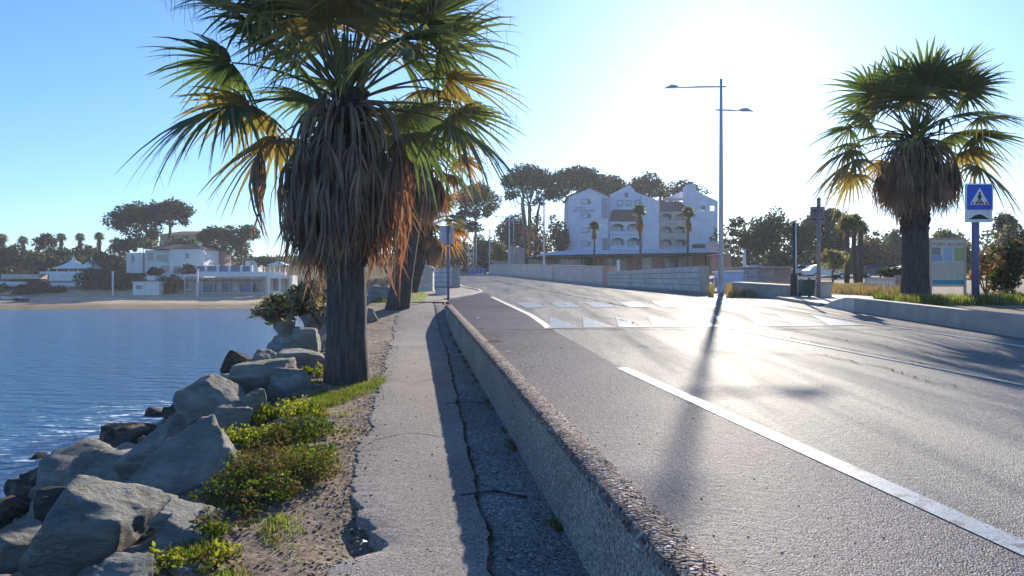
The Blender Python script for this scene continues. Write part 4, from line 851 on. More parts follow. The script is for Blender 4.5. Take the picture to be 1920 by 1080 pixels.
ptree('round_tree', 'large dome-shaped dark tree behind the second bridge lamp', 'tree', 965, 200, 402, 470, 96, 108, 'broad', 'pine', base_py=500, dens=.8)
ptree('leafy_tree', 'dark mixed tree between the leaning pine and the bridge end', 'tree', 850, 170, 430, 500, 70, 109, 'broad', ('broad', 'broadl'), base_py=512)
ptree('leafy_tree', 'dark tree standing behind the row of thin far lamps', 'tree', 905, 172, 440, 505, 62, 110, 'broad', ('broad', 'pine'), base_py=512)
ptree('leafy_shrub', 'yellow-green sunlit shrub behind the end of the cream parapet', 'shrub', 938, 160, 450, 498, 44, 111, 'broad', ('broadl', 'rusty'), base_py=505)
ptree('leafy_tree', 'tall thin wood of purple-brown foliage between the pale pine trunks', 'tree', 1012, 168, 400, 490, 60, 112, 'broad', ('rusty', 'broad'), base_py=500, dens=.4)
ptree('leafy_tree', 'rusty autumn tree against the left side wall of the hotel', 'tree', 1048, 158, 400, 482, 46, 113, 'broad', ('rusty', 'broad'), base_py=500)
ptree('leafy_tree', 'light green roadside tree hanging over the left bridge wall', 'tree', 826, 120, 445, 500, 56, 114, 'broad', ('broadl', 'broad'), base_py=515)
ptree('leafy_tree', 'dark tree filling the gap behind the thin dark pole', 'tree', 805, 140, 452, 520, 60, 115, 'broad', 'broad', base_py=520)
# extra pale trunks of the leaning pine group
root = empty('leaning_pine', (PX(985, 170), 170, 4), 'pair of pale leaning pine stems in front of the tall umbrella pine', 'tree')
q = MB(); q.tube([(PX(985, 170), 170, 2), (PX(984, 170), 170, PZ(430, 170)), (PX(979, 170), 170, PZ(370, 170))], [.9, .6, .3], 8); q.build('trunk', M['bark'], root, smooth=True)
q = MB(); q.tube([(PX(1001, 171), 171, 2), (PX(1008, 171), 171, PZ(400, 171)), (PX(1016, 171), 171, PZ(365, 171))], [.4, .3, .12], 8); q.build('trunk', M['bark'], root, smooth=True)
# right side trees
RT = [(1378, 118, 398, 475, 66, 'layers', ('pine', 'pineb'), 'dark layered pine directly right of the tall street lamp'),
      (1440, 112, 381, 480, 84, 'broad', ('pineb', 'pine'), 'tallest bushy pine above the parked cars'),
      (1410, 108, 425, 490, 60, 'broad', ('pineb', 'broad'), 'low olive tree in front of the tallest bushy pine'),
      (1500, 110, 410, 492, 70, 'broad', ('pine', 'pineb'), 'dark tree behind the thin dark pole'),
      (1553, 116, 383, 440, 96, 'umbrella', 'pine', 'dark umbrella pine behind the sign seen from behind'),
      (1560, 112, 415, 505, 80, 'broad', 'pine', 'dark dense tree beneath the umbrella pine at the car park'),
      (1640, 125, 440, 520, 90, 'broad', ('broad', 'rusty'), 'dark mixed tree left of the right palm trunk'),
      (1690, 130, 425, 500, 80, 'broad', ('broad', 'pine'), 'grey-green tree behind the skirt of the right palm'),
      (1775, 90, 425, 520, 100, 'broad', ('broad', 'sage'), 'hazy tree seen above the information board'),
      (1886, 95, 395, 440, 46, 'umbrella', 'pine', 'small round pine top at the right edge of the view'),
      (1900, 90, 415, 520, 80, 'broad', ('pine', 'sage'), 'dark tree behind the right edge shrub'),
      (1470, 100, 470, 505, 60, 'broad', ('broad', 'broadl'), 'low dark bush behind the parked cars')]
for i, (px, Y, t_, b_, w, kd, m_, lb) in enumerate(RT): ptree('pine_tree' if kd != 'broad' else 'leafy_tree', lb, 'tree', px, Y, t_, b_, w, 200 + i, kd, m_, base_py=525)
ptree('leafy_shrub', 'rounded sunlit olive shrub left of the palm cluster at the car park', 'shrub', 1562, 58, 464, 512, 56, 231, 'broad', ('sage', 'broadl'), base_py=525, dens=.8)
ptree('leafy_shrub', 'low dark hedge beside the dark parked car', 'shrub', 1675, 60, 500, 530, 70, 232, 'broad', ('broad', 'pine'), base_py=535)
ptree('leafy_shrub', 'tall dark feathery shrub filling the right edge beyond the sign post', 'shrub', 1893, 23.5, 436, 560, 96, 233, 'broad', ('broad', 'rusty'), base_py=592, size=.085, dens=.75)
ptree('leafy_shrub', 'dry brown branches of a shrub behind the information board', 'shrub', 1850, 25.5, 470, 545, 60, 234, 'broad', ('rusty', 'sage'), base_py=580, size=.08, dens=.45)
ptree('leafy_shrub', 'dark bush at the foot of the right edge shrub', 'shrub', 1905, 21.5, 535, 585, 60, 235, 'broad', ('broad', 'shrubr'), base_py=595, size=.07, dens=.7)
# left shore trees
ptree('umbrella_pine', 'left of the two big umbrella pines above the white villa', 'pine tree', 252, 192, 372, 452, 100, 301, 'umbrella', 'pine', base_py=470, dens=.75)
ptree('umbrella_pine', 'right of the two big umbrella pines above the white villa', 'pine tree', 317, 196, 370, 418, 88, 302, 'umbrella', 'pine', base_py=450, dens=.75)
LT = [(86, 200, 434, 470, 44, 'umbrella', 'pine', 'small open pine between two small palms on the far left skyline'),
      (400, 180, 420, 460, 66, 'umbrella', 'pine', 'dark flat tree right of the red-roofed house on the hill'),
      (452, 176, 410, 478, 82, 'broad', 'pine', 'big dark tree left of the dangling dead leaf'),
      (405, 168, 450, 492, 66, 'broad', ('broad', 'rusty'), 'low dark tree behind the terrace pillars'),
      (228, 166, 445, 482, 60, 'broad', ('broad', 'pine'), 'dark tree under the left big pine beside the villa'),
      (270, 168, 440, 468, 60, 'broad', ('broad', 'sage'), 'grey-green tree behind the roof of the white villa'),
      (340, 166, 444, 470, 60, 'broad', ('broad', 'sage'), 'grey-green tree between the villa and the hill house'),
      (20, 178, 458, 500, 80, 'broad', ('broad', 'pine'), 'dark hillside tree at the far left edge'),
      (70, 172, 470, 510, 80, 'broad', ('broad', 'broadl'), 'dark hillside tree left of the white marquee'),
      (108, 180, 462, 500, 70, 'broad', ('broad', 'pine'), 'dark hillside tree directly behind the white marquee'),
      (160, 185, 455, 500, 70, 'broad', ('pine', 'broadl'), 'hillside tree behind the right peak of the marquee'),
      (200, 160, 468, 520, 74, 'broad', ('pine', 'broadl'), 'tree right of the marquee with lighter leaves'),
      (178, 150, 500, 552, 76, 'broad', 'pine', 'big dark bush in front of the marquee'),
      (226, 149, 505, 555, 60, 'broad', 'pine', 'dark bush left of the white beach kiosk'),
      (318, 147, 512, 556, 44, 'broad', 'pine', 'dark bush right of the white beach kiosk'),
      (352, 150, 492, 520, 30, 'broad', 'pine', 'round dark shrub at the right foot of the villa'),
      (290, 150, 500, 522, 40, 'broad', 'pine', 'dark shrub at the left foot of the villa'),
      (495, 160, 478, 502, 44, 'broad', 'pine', 'dark shrub behind the white gazebo'),
      (60, 146, 528, 556, 80, 'broad', 'pine', 'low dark bush on the shaded beach below the marquee'),
      (110, 147, 535, 556, 50, 'broad', 'pine', 'dark bush at the foot of the white terrace wall'),
      (10, 150, 530, 560, 40, 'broad', ('broad', 'pine'), 'low bush at the far left edge above the beach')]
for i, (px, Y, t_, b_, w, kd, m_, lb) in enumerate(LT): ptree('umbrella_pine' if kd == 'umbrella' else 'leafy_tree', lb, 'tree', px, Y + 20, t_, b_, w, 310 + i, kd, m_, dens=.75)
def wood(name, label, segs, seed, mats=('broad', 'pine', 'pineb'), size=.5):
    rg = random.Random(seed); blobs = []
    for (p0, p1, Y, t0, t1) in segs:
        n = int(abs(p1 - p0)/F*Y/2.2)
        for i in range(n):
            f = (i + rg.random())/n; px = p0 + (p1-p0)*f; yy = Y + rg.uniform(-3, 10); x = PX(px, yy); zt = PZ(t0 + (t1-t0)*f + rg.uniform(-5, 9), yy); z0 = H(x, yy)
            if zt - z0 < 2: zt = z0 + 2
            k = max(2, int((zt - z0)/2.6))
            for j in range(k): r = rg.uniform(1.6, 2.6); blobs.append((x + rg.uniform(-1, 1), yy + rg.uniform(-1.5, 1.5), z0 + (zt - z0 - r)*(j + .8)/k, r, r, r*.85))
    V, Q = leaf_cloud(blobs, 1.7, size, seed, asp=1.7); lab = np.random.RandomState(seed).randint(0, len(mats), len(blobs)); cnt = [max(8, int(1.7*(b[3]*b[4]+b[4]*b[5]+b[3]*b[5])/size**2)) for b in blobs]
    o = arr_mesh(name, V, Q, [M[k] for k in mats], mi=np.repeat(lab, cnt)); tag(o, label, 'woodland', None, 'stuff')
wood('woodland', 'dark belt of trees closing the view behind the car park on the right', [(1345, 1600, 150, 408, 404), (1600, 1960, 150, 428, 425), (1345, 1960, 138, 445, 445), (1345, 1960, 128, 470, 470)], 801)
wood('woodland', 'wooded slope behind the far beach and villas on the left', [(-60, 240, 225, 462, 470), (-60, 330, 192, 478, 476), (380, 470, 200, 460, 464), (470, 780, 215, 478, 484)], 802)
wood('woodland', 'dark trees closing the view where the bridge road ends', [(770, 1066, 195, 446, 452), (770, 960, 178, 470, 474)], 803)
# small palms: copies of one kind with a thin trunk
def small_palm(px, Y, top, bot, base, seed, label, group, crown_w, tr=.18, skirtlen=1.6, m1='frond'):
    rng = random.Random(seed); s = Y/F; x = PX(px, Y); zc_ = PZ((top + bot)/2 - (bot-top)*.05, Y); z0 = PZ(base, Y); Rr = crown_w*s/2
    root = empty('palm_tree', (x, Y, z0), label, 'palm tree', group)
    q = MB(); q.tube([(x + rng.uniform(-.2, .2), Y, z0-.3), (x + rng.uniform(-.1, .1), Y, (z0+zc_)/2), (x, Y, zc_)], [tr*1.1, tr, tr*.9], 8); q.build('trunk', M['trunk'], root, smooth=True)
    q = MB()
    for i in range(26):
        f = (i+.5)/26; frond(q, (x, Y, zc_), i*2.4, -.5 + 1.9*f, Rr*.42, Rr*.66, rng, 11, droop=.35, leafm=rng.choice((1, 1, 2)), thread=False)
    q.build('crown', [M['petiole'], M[m1], M['frond_y']], root, fix=False)
    if skirtlen:
        q = MB()
        for i in range(22): deadfrond(q, (x, Y, zc_-.1 - rng.random()*skirtlen*.3), rng.uniform(0, 6.28), Rr*.25, skirtlen*.3, skirtlen*.6, rng, 7)
        q.build('dead_leaf_skirt', [M['petiole_dry'], M['dead']], root, fix=False)
G1 = 'slim palms in front of the hotel'
small_palm(1114, 118, 411, 440, 500, 1, 'shortest slim palm in front of the left wing of the hotel', G1, 28, .14, 2.0)
small_palm(1199, 110, 381, 412, 500, 2, 'tallest slim palm in front of the middle gable of the hotel', G1, 34, .15, 3.0)
small_palm(1290, 112, 388, 412, 500, 3, 'slim palm in front of the right balconies of the hotel', G1, 34, .15, 2.6)
G2 = 'palms on the far left skyline'
for i, (px, t_, b_, ba, w, lb) in enumerate([(4, 436, 460, 500, 26, 'tall palm cut by the left edge of the view'), (43, 442, 462, 480, 24, 'skyline palm left of the small open pine'), (115, 436, 456, 480, 23, 'skyline palm above the left peak of the marquee'),
      (150, 436, 456, 480, 23, 'skyline palm above the right peak of the marquee'), (186, 435, 454, 478, 24, 'skyline palm nearest the big umbrella pines')]): small_palm(px, 212, t_, b_, ba, 40 + i, lb, G2, w, .5 if px != 4 else .8, 2.5)
G3 = 'cluster of palms at the car park'
small_palm(1588, 60, 405, 440, 530, 61, 'left palm of the cluster with three bare trunks at the car park', G3, 50, .2, 1.0)
small_palm(1602, 62, 402, 436, 530, 62, 'middle palm of the cluster with three bare trunks at the car park', G3, 46, .2, 1.0)
small_palm(1614, 64, 415, 445, 530, 63, 'right palm of the cluster with three bare trunks at the car park', G3, 40, .2, 1.0)

# ------------------------------------------------------------------ hotel
YH = 160.0
root = empty('hotel', (PX(1200, YH), YH + 5, 4), 'large white gabled hotel with arched balconies standing behind the bridge among pines', 'building')
q = MB(); q.pprism([(1065, 500), (1065, 412), (1066.5, 369), (1106, 353), (1141.8, 369), (1141.8, 500)], YH, 13); q.build('left_wing', M['hotel'], root)
q = MB(); q.pprism([(1142, 500), (1142, 366), (1180, 346.5), (1192, 360), (1236, 377), (1236, 500)], YH + 2.2, 12); mw = q.build('middle_wing', M['hotel'], root)
q = MB(); q.pprism([(1204, 499), (1204, 366), (1236, 377.5), (1236, 499)], YH + .3, 1.85); q.build('buttress_wall', M['hotel'], root)
q = MB(); q.pprism([(1236.3, 500), (1236.3, 392), (1289.8, 392), (1289.8, 500)], YH + 3.5, 11); q.build('right_wing', M['cream'], root)
q = MB(); q.pbox(1128, 1139, 371, 409, YH - .12, .1); q.build('shaft_panel', M['grey_render'], root)
q = MB(); q.pbox(1130, 1139, 448, 470, YH - .12, .1); q.build('door', M['glass'], root)
q = MB(); q.pbox(1129, 1140, 444, 446, YH - .6, .59); q.build('door_canopy', M['hotel'], root)
q = MB(); q.pprism([(1063, 369.5), (1106, 351), (1144, 369.5), (1144, 367.5), (1106, 349), (1063, 367.5)], YH - .3, 13.6); q.build('roof', M['roof'], root)
def window(px0, px1, a, b, Y, shut=True, parent=root, pane='curtain'):
    q = MB(); s_ = .7
    q.pbox(px0 - s_, px1 + s_, a - s_, a, Y - .18, .17); q.pbox(px0 - s_, px1 + s_, b, b + s_, Y - .22, .21); q.pbox(px0 - s_, px0, a + .02, b - .02, Y - .18, .17); q.pbox(px1, px1 + s_, a + .02, b - .02, Y - .18, .17)
    w = q.build('window', M['bluegrey'], parent)
    q = MB(); q.pbox(px0 + .03, px1 - .03, a + .03, b - .03, Y - .08, .07); q.build('pane', M[pane], w)
    if shut:
        q = MB(); q.pbox(px1 + s_ + .3, px1 + s_ + 5, a, b, Y - .12, .1); q.build('shutter', M['glass'], w)
for a in (373.5, 400, 427, 452): window(1091.5, 1102, a, a + 8.5, YH)
for a in (1158, 1174, 1191): window(a, a + 9, 376, 385, YH + 2.2, False)
window(1172.5, 1177, 361.5, 368, YH + 2.2, False, pane='glass')
def arches(name, x0, x1, rows, Y, cells, m, back, rail=.42):
    """open gallery: front sheet with segmental arches, slabs, and windows set back"""
    W0, W1 = PX(x0, Y), PX(x1, Y); g_ = MB(); gl = MB(); sl = MB(); bk = MB()
    for (pt, pb) in rows:
        zt, z0 = PZ(pt, Y), PZ(pb, Y); cw = (W1 - W0)/cells
        for c in range(cells):
            a, b = W0 + c*cw, W0 + (c+1)*cw; oa, ob = a + cw*.07, b - cw*.07; oz0 = z0 + (zt - z0)*.30; spring = z0 + (zt-z0)*.62; rise = (zt-z0)*.2
            inner = [(oa, oz0)]; outer = [(a, oz0)]; n = 8
            for i in range(n + 1):
                t = i/n; xx = oa + (ob-oa)*t; zz = spring + rise*math.sin(math.pi*t)**.7; inner.append((xx, zz)); outer.append((a if i == 0 else (b if i == n else xx), zt))
            inner.append((ob, oz0)); outer.append((b, oz0)); k = len(inner); V = []
            for (yy) in (Y, Y + .25):
                V += [(p[0], yy, p[1]) for p in inner] + [(p[0], yy, p[1]) for p in outer]
            Fc = []
            for i in range(k-1):
                Fc.append((i, i+1, k+i+1, k+i)); Fc.append((i, 2*k+i, 2*k+i+1, i+1))
            g_.add(V, Fc)
            g_.box(a, b, Y, Y+.25, z0, oz0 - .001)
            wc = (oa+ob)/2; ww = cw*.26
            gl.box(wc - ww, wc + ww*.1, Y+back-.14, Y+back-.10, z0+.15, spring); gl.box(wc + ww*.2, wc + ww*1.1, Y+back-.14, Y+back-.10, z0+.15, spring); bk.box(oa + .1, ob - .1, Y+back-.09, Y+back-.06, z0+.02, zt-.05)
        sl.box(W0, W1, Y+.26, Y+back-.01, z0 - .12, z0)
    f = g_.build(name, M[m], root); gl.build('balcony_window', M['curtain'], root); sl.build('balcony_slab', M[m], root); bk.build('recess_shade_sheet', M['glass'], root)  # dark full-width sheet behind the arches paints in the recess shade
arches('arched_gallery', 1143, 1203, ((415, 440), (441, 467)), YH + .2, 2, 'hotel', 2.0)
q = MB(); q.pbox(1143, 1203, 467.2, 484, YH + .2, 1.9); q.build('plinth', M['hotel'], root)
q = MB(); Yr = YH - .1; q.add([(PX(1146, Yr), Yr, PZ(412.5, Yr)), (PX(1203.5, Yr), Yr, PZ(412.5, Yr)), (PX(1203.5, Yr), Yr+2.2, PZ(391, Yr)), (PX(1151, Yr), Yr+2.2, PZ(391, Yr)),
      (PX(1146, Yr), Yr+2.25, PZ(414.5, Yr)), (PX(1203.5, Yr), Yr+2.25, PZ(414.5, Yr)), (PX(1146, Yr), Yr, PZ(414.5, Yr)), (PX(1203.5, Yr), Yr, PZ(414.5, Yr))], [(0,1,2,3), (0,3,4,6), (1,7,5,2), (6,7,1,0), (4,5,7,6)]); q.build('lean_to_roof', M['roof'], root)
arches('arched_gallery', 1236.5, 1289, ((396, 420), (420.3, 444), (444.3, 468)), YH + 1.5, 2, 'cream', 2.0)
q = MB(); Yr = YH + 1.2; q.add([(PX(1236.5, Yr), Yr, PZ(395, Yr)), (PX(1290, Yr), Yr, PZ(395, Yr)), (PX(1290, Yr), Yr+6, PZ(372, Yr)), (PX(1244, Yr), Yr+6, PZ(372, Yr)), (PX(1236.5, Yr), Yr+6, PZ(396, Yr)), (PX(1290, Yr), Yr+6, PZ(396, Yr))], [(0,1,2,3), (0,3,4), (1,5,2), (0,4,5,1)]); q.build('roof', M['roof'], root)
q = MB(); q.pprism([(1246, 371.5), (1288, 356), (1289.8, 371.5)], YH + 8, 5); q.build('upper_gable', M['hotel'], root)
q = MB(); Yt = YH + .8                          # right tower: chimney tower and pierced gable wall
q.pprism([(1290, 500), (1290, 346), (1305, 343.5), (1305, 500)], Yt, 5); q.pprism([(1305.1, 500), (1305.1, 350), (1308, 362), (1345.8, 378), (1345.8, 386), (1305.2, 386)], Yt + .02, 0.001) if False else None
q.build('chimney_tower', M['hotel'], root)
q = MB()
q.prism([(PX(a, Yt), PZ(b, Yt)) for a, b in ((1305.2, 385.5), (1305.2, 358), (1346, 377), (1346, 385.5))], Yt, Yt + .8)
q.pbox(1305.2, 1314, 385.6, 395, Yt, .8); q.pbox(1323, 1331.5, 385.6, 395, Yt, .8); q.pbox(1340.5, 1346, 385.6, 395, Yt, .8)
q.pbox(1305.2, 1346, 395.1, 500, Yt, .8); q.build('gable_wall', M['hotel'], root)
q = MB(); q.pbox(1314.1, 1322.9, 385.8, 394.8, Yt + .5, .1); q.build('dark_opening', M['glass'], root)  # dark pane standing in for the dark opening in the gable wall
q = MB(); q.pbox(1306, 1338, 396, 500, Yt + .9, 8); q.build('rear_block', M['hotel'], root)
q = MB(); q.add([(PX(1300, Yt), Yt-.1, PZ(462, Yt)), (PX(1338, Yt), Yt-.1, PZ(456, Yt)), (PX(1338, Yt), Yt-2.5, PZ(462, Yt)), (PX(1300, Yt), Yt-2.5, PZ(470, Yt))], [(0,1,2,3)])
q.pbox(1300, 1338, 458, 472, Yt-1.2, 1.0); q.build('entrance_porch', M['darkwood'], root)
for px in (1141.5, 1204.5, 1236.8):
    q = MB(); q.pbox(px - .35, px + .35, 372 if px < 1200 else 381, 482, YH - .25 if px < 1200 else YH + .1, .12); q.build('drainpipe', M['grey_render'], root)
for (a, b, rows, Yq) in ((1143, 1203, (434, 461), YH + .2), (1236.5, 1289, (413.5, 437.5, 461.5), YH + 1.5)):
    for r_ in rows:
        q = MB(); q.pbox(a, b, r_ - 1.1, r_ - .75, Yq - .08, .06); q.build('balcony_rail', M['bluegrey'], root)
q = MB(); q.pbox(1292, 1301, 340.5, 343, Yt + .5, 3.5); q.build('chimney_cap', M['roof'], root)
for (px, py) in ((1098, 349), (1186, 347)):
    q = MB(); q.pbox(px - .2, px + .2, py - 9, py + 4, YH + 6, .1); q.pbox(px - 2.5, px + 2.5, py - 8, py - 7.6, YH + 6.2, .08); q.build('aerial', M['darkmetal'], root)
text('RESIDENCE', .42, (PX(1078, YH), YH-.08, PZ(390.5, YH)), M['grey_render'], root, ext=.05)
text('LES CALANQUES', .62, (PX(1073.5, YH), YH-.08, PZ(396.5, YH)), M['grey_render'], root, ext=.05)
# arcade in front of the hotel
YC = 128.0
root = empty('shop_arcade', (PX(1160, YC), YC + 3, 3), 'long flat-roofed arcade of shops in front of the hotel, above the parapet', 'building')
q = MB(); q.pprism([(1010, 477), (1040, 471), (1345, 465), (1345, 473), (1040, 478), (1010, 480)], YC, 7); q.build('canopy_roof', M['paleblue'], root)
q = MB(); q.pprism([(990, 482.5), (1010, 480.2), (1345, 473.2), (1345, 478), (1200, 480), (1010, 484)], YC + .2, 6.6); q.build('dark_soffit', M['darkwood'], root)  # dark timber band standing in for the dark underside of the canopy
for px in (1020, 1055, 1063, 1092, 1128, 1150, 1196, 1246, 1300, 1340):
    q = MB(); q.pbox(px - 1, px + 1, 478, 512, YC + .4, .25); q.build('column', M['grey_render' if px % 2 else 'darkwood'], root)
cols = ['cream', 'pinkrender', 'glass', 'white', 'darkwood', 'terracotta', 'glass', 'cream', 'terracotta', 'glass', 'pinkrender', 'glass', 'cream', 'terracotta', 'glass']
e = [992, 1025, 1048, 1075, 1096, 1118, 1136, 1152, 1176, 1200, 1222, 1246, 1272, 1300, 1322, 1345]
for i in range(15):
    q = MB(); q.pbox(e[i] + .2, e[i+1] - .2, 481, 515, YC + 4.5, .3); q.build('shop_front', M[cols[i]], root)
q = MB(); q.pbox(1348, 1352, 462, 500, YC-2, 1); q.pbox(1334, 1347, 452, 500, YC + 1, 4); q.build('end_pier', M['cream'], root)
# small house among the pines, garage walls behind the lamps
root = empty('house', (PX(970, 150), 150, 3.8), 'small pinkish house with a pitched roof behind the second bridge lamp', 'house')
q = MB(); q.pbox(952, 984, 464, 500, 150, 7); q.build('wall', M['pinkrender'], root)
q = MB(); q.pprism([(948, 465), (966, 449), (988, 463), (988, 465.5), (966, 452.5), (948, 467)], 149.6, 8); q.build('roof', M['roof'], root)
q = MB(); q.pbox(961, 968, 470, 478, 149.8, .15); q.build('window', M['glass'], root)
q = MB(); q.pbox(924, 952, 490, 500, 148, 1); tag(q.build('garden_wall', M['pinkrender'], origin=(PX(938, 148), 148, 3.8)), 'low pink garden wall left of the small pinkish house', 'wall')

# ------------------------------------------------------------------ right side objects
root = empty('stone_block_wall', (PX(1437, 31.5), 31.5, zb(31)), 'low grey stone planter wall with a pale top right of the tall street lamp', 'wall')
q = MB(); q.wall((PX(1385, 33), 33), (PX(1487, 31), 31), .9, (zb(33) - .2, zb(31) - .2), (PZ(531, 33), PZ(537, 31))); q.build('wall_face', M['concrete'], root)
q = MB(); q.wall((PX(1384, 33), 33), (PX(1488, 31), 31), 1.0, (PZ(531, 33) + .003, PZ(537, 31) + .003), (PZ(529, 33) + .01, PZ(535, 31) + .01)); q.build('coping', M['blocks'], root)
def bin_(px, Y, z0, top, w):
    x = PX(px, Y); zt = PZ(top, Y); root = empty('wheelie_bin', (x, Y, z0), 'dark green wheeled bin standing between the dark pole and the brown sign post', 'bin')
    q = MB(); h = zt - z0
    V = [(x-w*.42, Y-.24, z0+.06), (x+w*.42, Y-.24, z0+.06), (x+w*.42, Y+.24, z0+.06), (x-w*.42, Y+.24, z0+.06), (x-w*.5, Y-.3, z0+h*.9), (x+w*.5, Y-.3, z0+h*.9), (x+w*.5, Y+.3, z0+h*.9), (x-w*.5, Y+.3, z0+h*.9)]
    q.add(V, [(0,3,2,1),(4,5,6,7),(0,1,5,4),(1,2,6,5),(2,3,7,6),(3,0,4,7)]); q.build('body', M['greenbin'], root)
    q = MB(); q.box(x-w*.54, x+w*.54, Y-.34, Y+.32, z0+h*.903, z0+h); q.build('lid', M['greenbin'], root)
    for s in (-1, 1):
        q = MB(); q.tube([(x+s*w*.36, Y+.2, z0+.1), (x+s*w*.46, Y+.2, z0+.1)], [.1, .1], 12); q.build('wheel', M['tyre'], root)
bin_(1512, 29.6, zb(29), 524, .46)
q = MB(); x = PX(1545, 30); q.box(x-.26, x+.26, 29.9, 30.4, zb(30)-.2, PZ(531, 30)); cb = q.build('utility_cabinet', M['cream'], origin=(x, 30.1, zb(30))); tag(cb, 'beige street cabinet just behind the brown sign post', 'cabinet')
q = MB(); q.box(x-.3, x+.3, 29.86, 30.44, PZ(531, 30) + .002, PZ(531, 30)+.05); q.build('lid', M['concrete'], cb)
def fence(px0, px1, Y0, Y1, top, bot, label, m='whitemetal', step=.16, w=.05):
    x0, x1 = PX(px0, Y0), PX(px1, Y1); L = math.hypot(x1-x0, Y1-Y0); d = ((x1-x0)/L, (Y1-Y0)/L)
    zt0, zt1 = PZ(top[0], Y0), PZ(top[1], Y1); zb0, zb1 = PZ(bot[0], Y0), PZ(bot[1], Y1)
    root = empty('picket_fence', (x0, Y0, zb0), label, 'fence'); q = MB(); n = int(L/step)
    for i in range(n+1):
        t = i/n; q.wall((x0+(x1-x0)*t - d[0]*w/2, Y0+(Y1-Y0)*t - d[1]*w/2), (x0+(x1-x0)*t + d[0]*w/2, Y0+(Y1-Y0)*t + d[1]*w/2), .02, zb0+(zb1-zb0)*t, zt0+(zt1-zt0)*t)
    q.build('pickets', M[m], root)
    for f in (.18, .85):
        q = MB(); q.wall((x0, Y0+.025), (x1, Y1+.025), .03, (zb0+(zt0-zb0)*f, zb1+(zt1-zb1)*f), (zb0+(zt0-zb0)*f+.07, zb1+(zt1-zb1)*f+.07)); q.build('rail', M[m], root)
fence(1622, 1678, 42, 38, (521, 520), (552, 560), 'pale picket fence ending at the trunk of the right palm', 'blocks', .2, .12)
fence(1492, 1535, 45, 45, (520, 517), (537, 533), 'short white picket fence behind the green bin', 'whitemetal', .22)
fence(1395, 1486, 48, 46, (516, 519), (533, 538), 'dark picket fence in front of the low pinkish huts', 'brownmetal', .25)
fence(1322, 1350, 50, 50, (521, 521), (545, 545), 'reddish slatted fence behind the tall street lamp', 'terracotta', .22, .1)
q = MB(); q.box(PX(1678, 38), PX(1687, 38), 37.8, 38.1, .8, PZ(516, 38)); tag(q.build('gate_post', M['redstone'], origin=(PX(1682, 38), 38, 1)), 'reddish gate post between the pale picket fence and the right palm', 'post')
root = empty('beach_hut', (PX(1440, 56), 56, 1.7), 'row of low flat-roofed pinkish huts behind the dark picket fence', 'hut')
for (a, b, t_, m_) in ((1390, 1422, 503, 'grey_render'), (1422.3, 1452, 502, 'pinkrender'), (1452.3, 1485, 503, 'terracotta')):
    q = MB(); q.pbox(a, b, t_, 545, 56, 4); w_ = q.build('wall', M[m_], root)
    q = MB(); q.pbox(a + 4, a + 13, t_ + 5, t_ + 10, 55.93, .06); q.build('window', M['glass'], w_)
q = MB(); q.pbox(1389, 1486, 500, 501.9, 55.7, 4.6); q.build('roof', M['cream'], root)
root = empty('container', (PX(1375, 52), 52, 1.5), 'pale blue panelled container behind the tall street lamp', 'container')
q = MB(); q.pbox(1356, 1394, 510, 545, 52, 2.4); q.build('body', M['paleblue'], root)
q = MB(); q.pbox(1355, 1395, 507, 509.8, 51.8, 2.8); q.build('roof_rim', M['signwhite'], root)
root = empty('kiosk', (PX(1362, 75), 75, 2.1), 'small terraced kiosk with slatted roof right of the tall lamp', 'kiosk')
q = MB(); q.pbox(1352, 1371, 478, 515, 75, 4); q.build('wall', M['terracotta'], root)
for k in range(3):
    q = MB(); q.pbox(1350, 1371, 457 + k*9, 458.5 + k*9, 74.5, 5); q.build('roof_slat', M['cream'], root)
for px in (1352, 1370):
    q = MB(); q.pbox(px-.4, px+.4, 458.6, 478, 76, .2); q.build('post', M['darkwood'], root)
lamp(1396, 70, 467, 'short white lamp post with one arm left of the parked cars', r=.18, heads=((-1, .2, .6),), s=.7, base=2.1, post_m='whitemetal')
lamp(1492, 85, 412, 'far grey lamp post beside the top of the dark pole', r=.12, heads=((1, .2, .5),), s=.7, base=2.4)
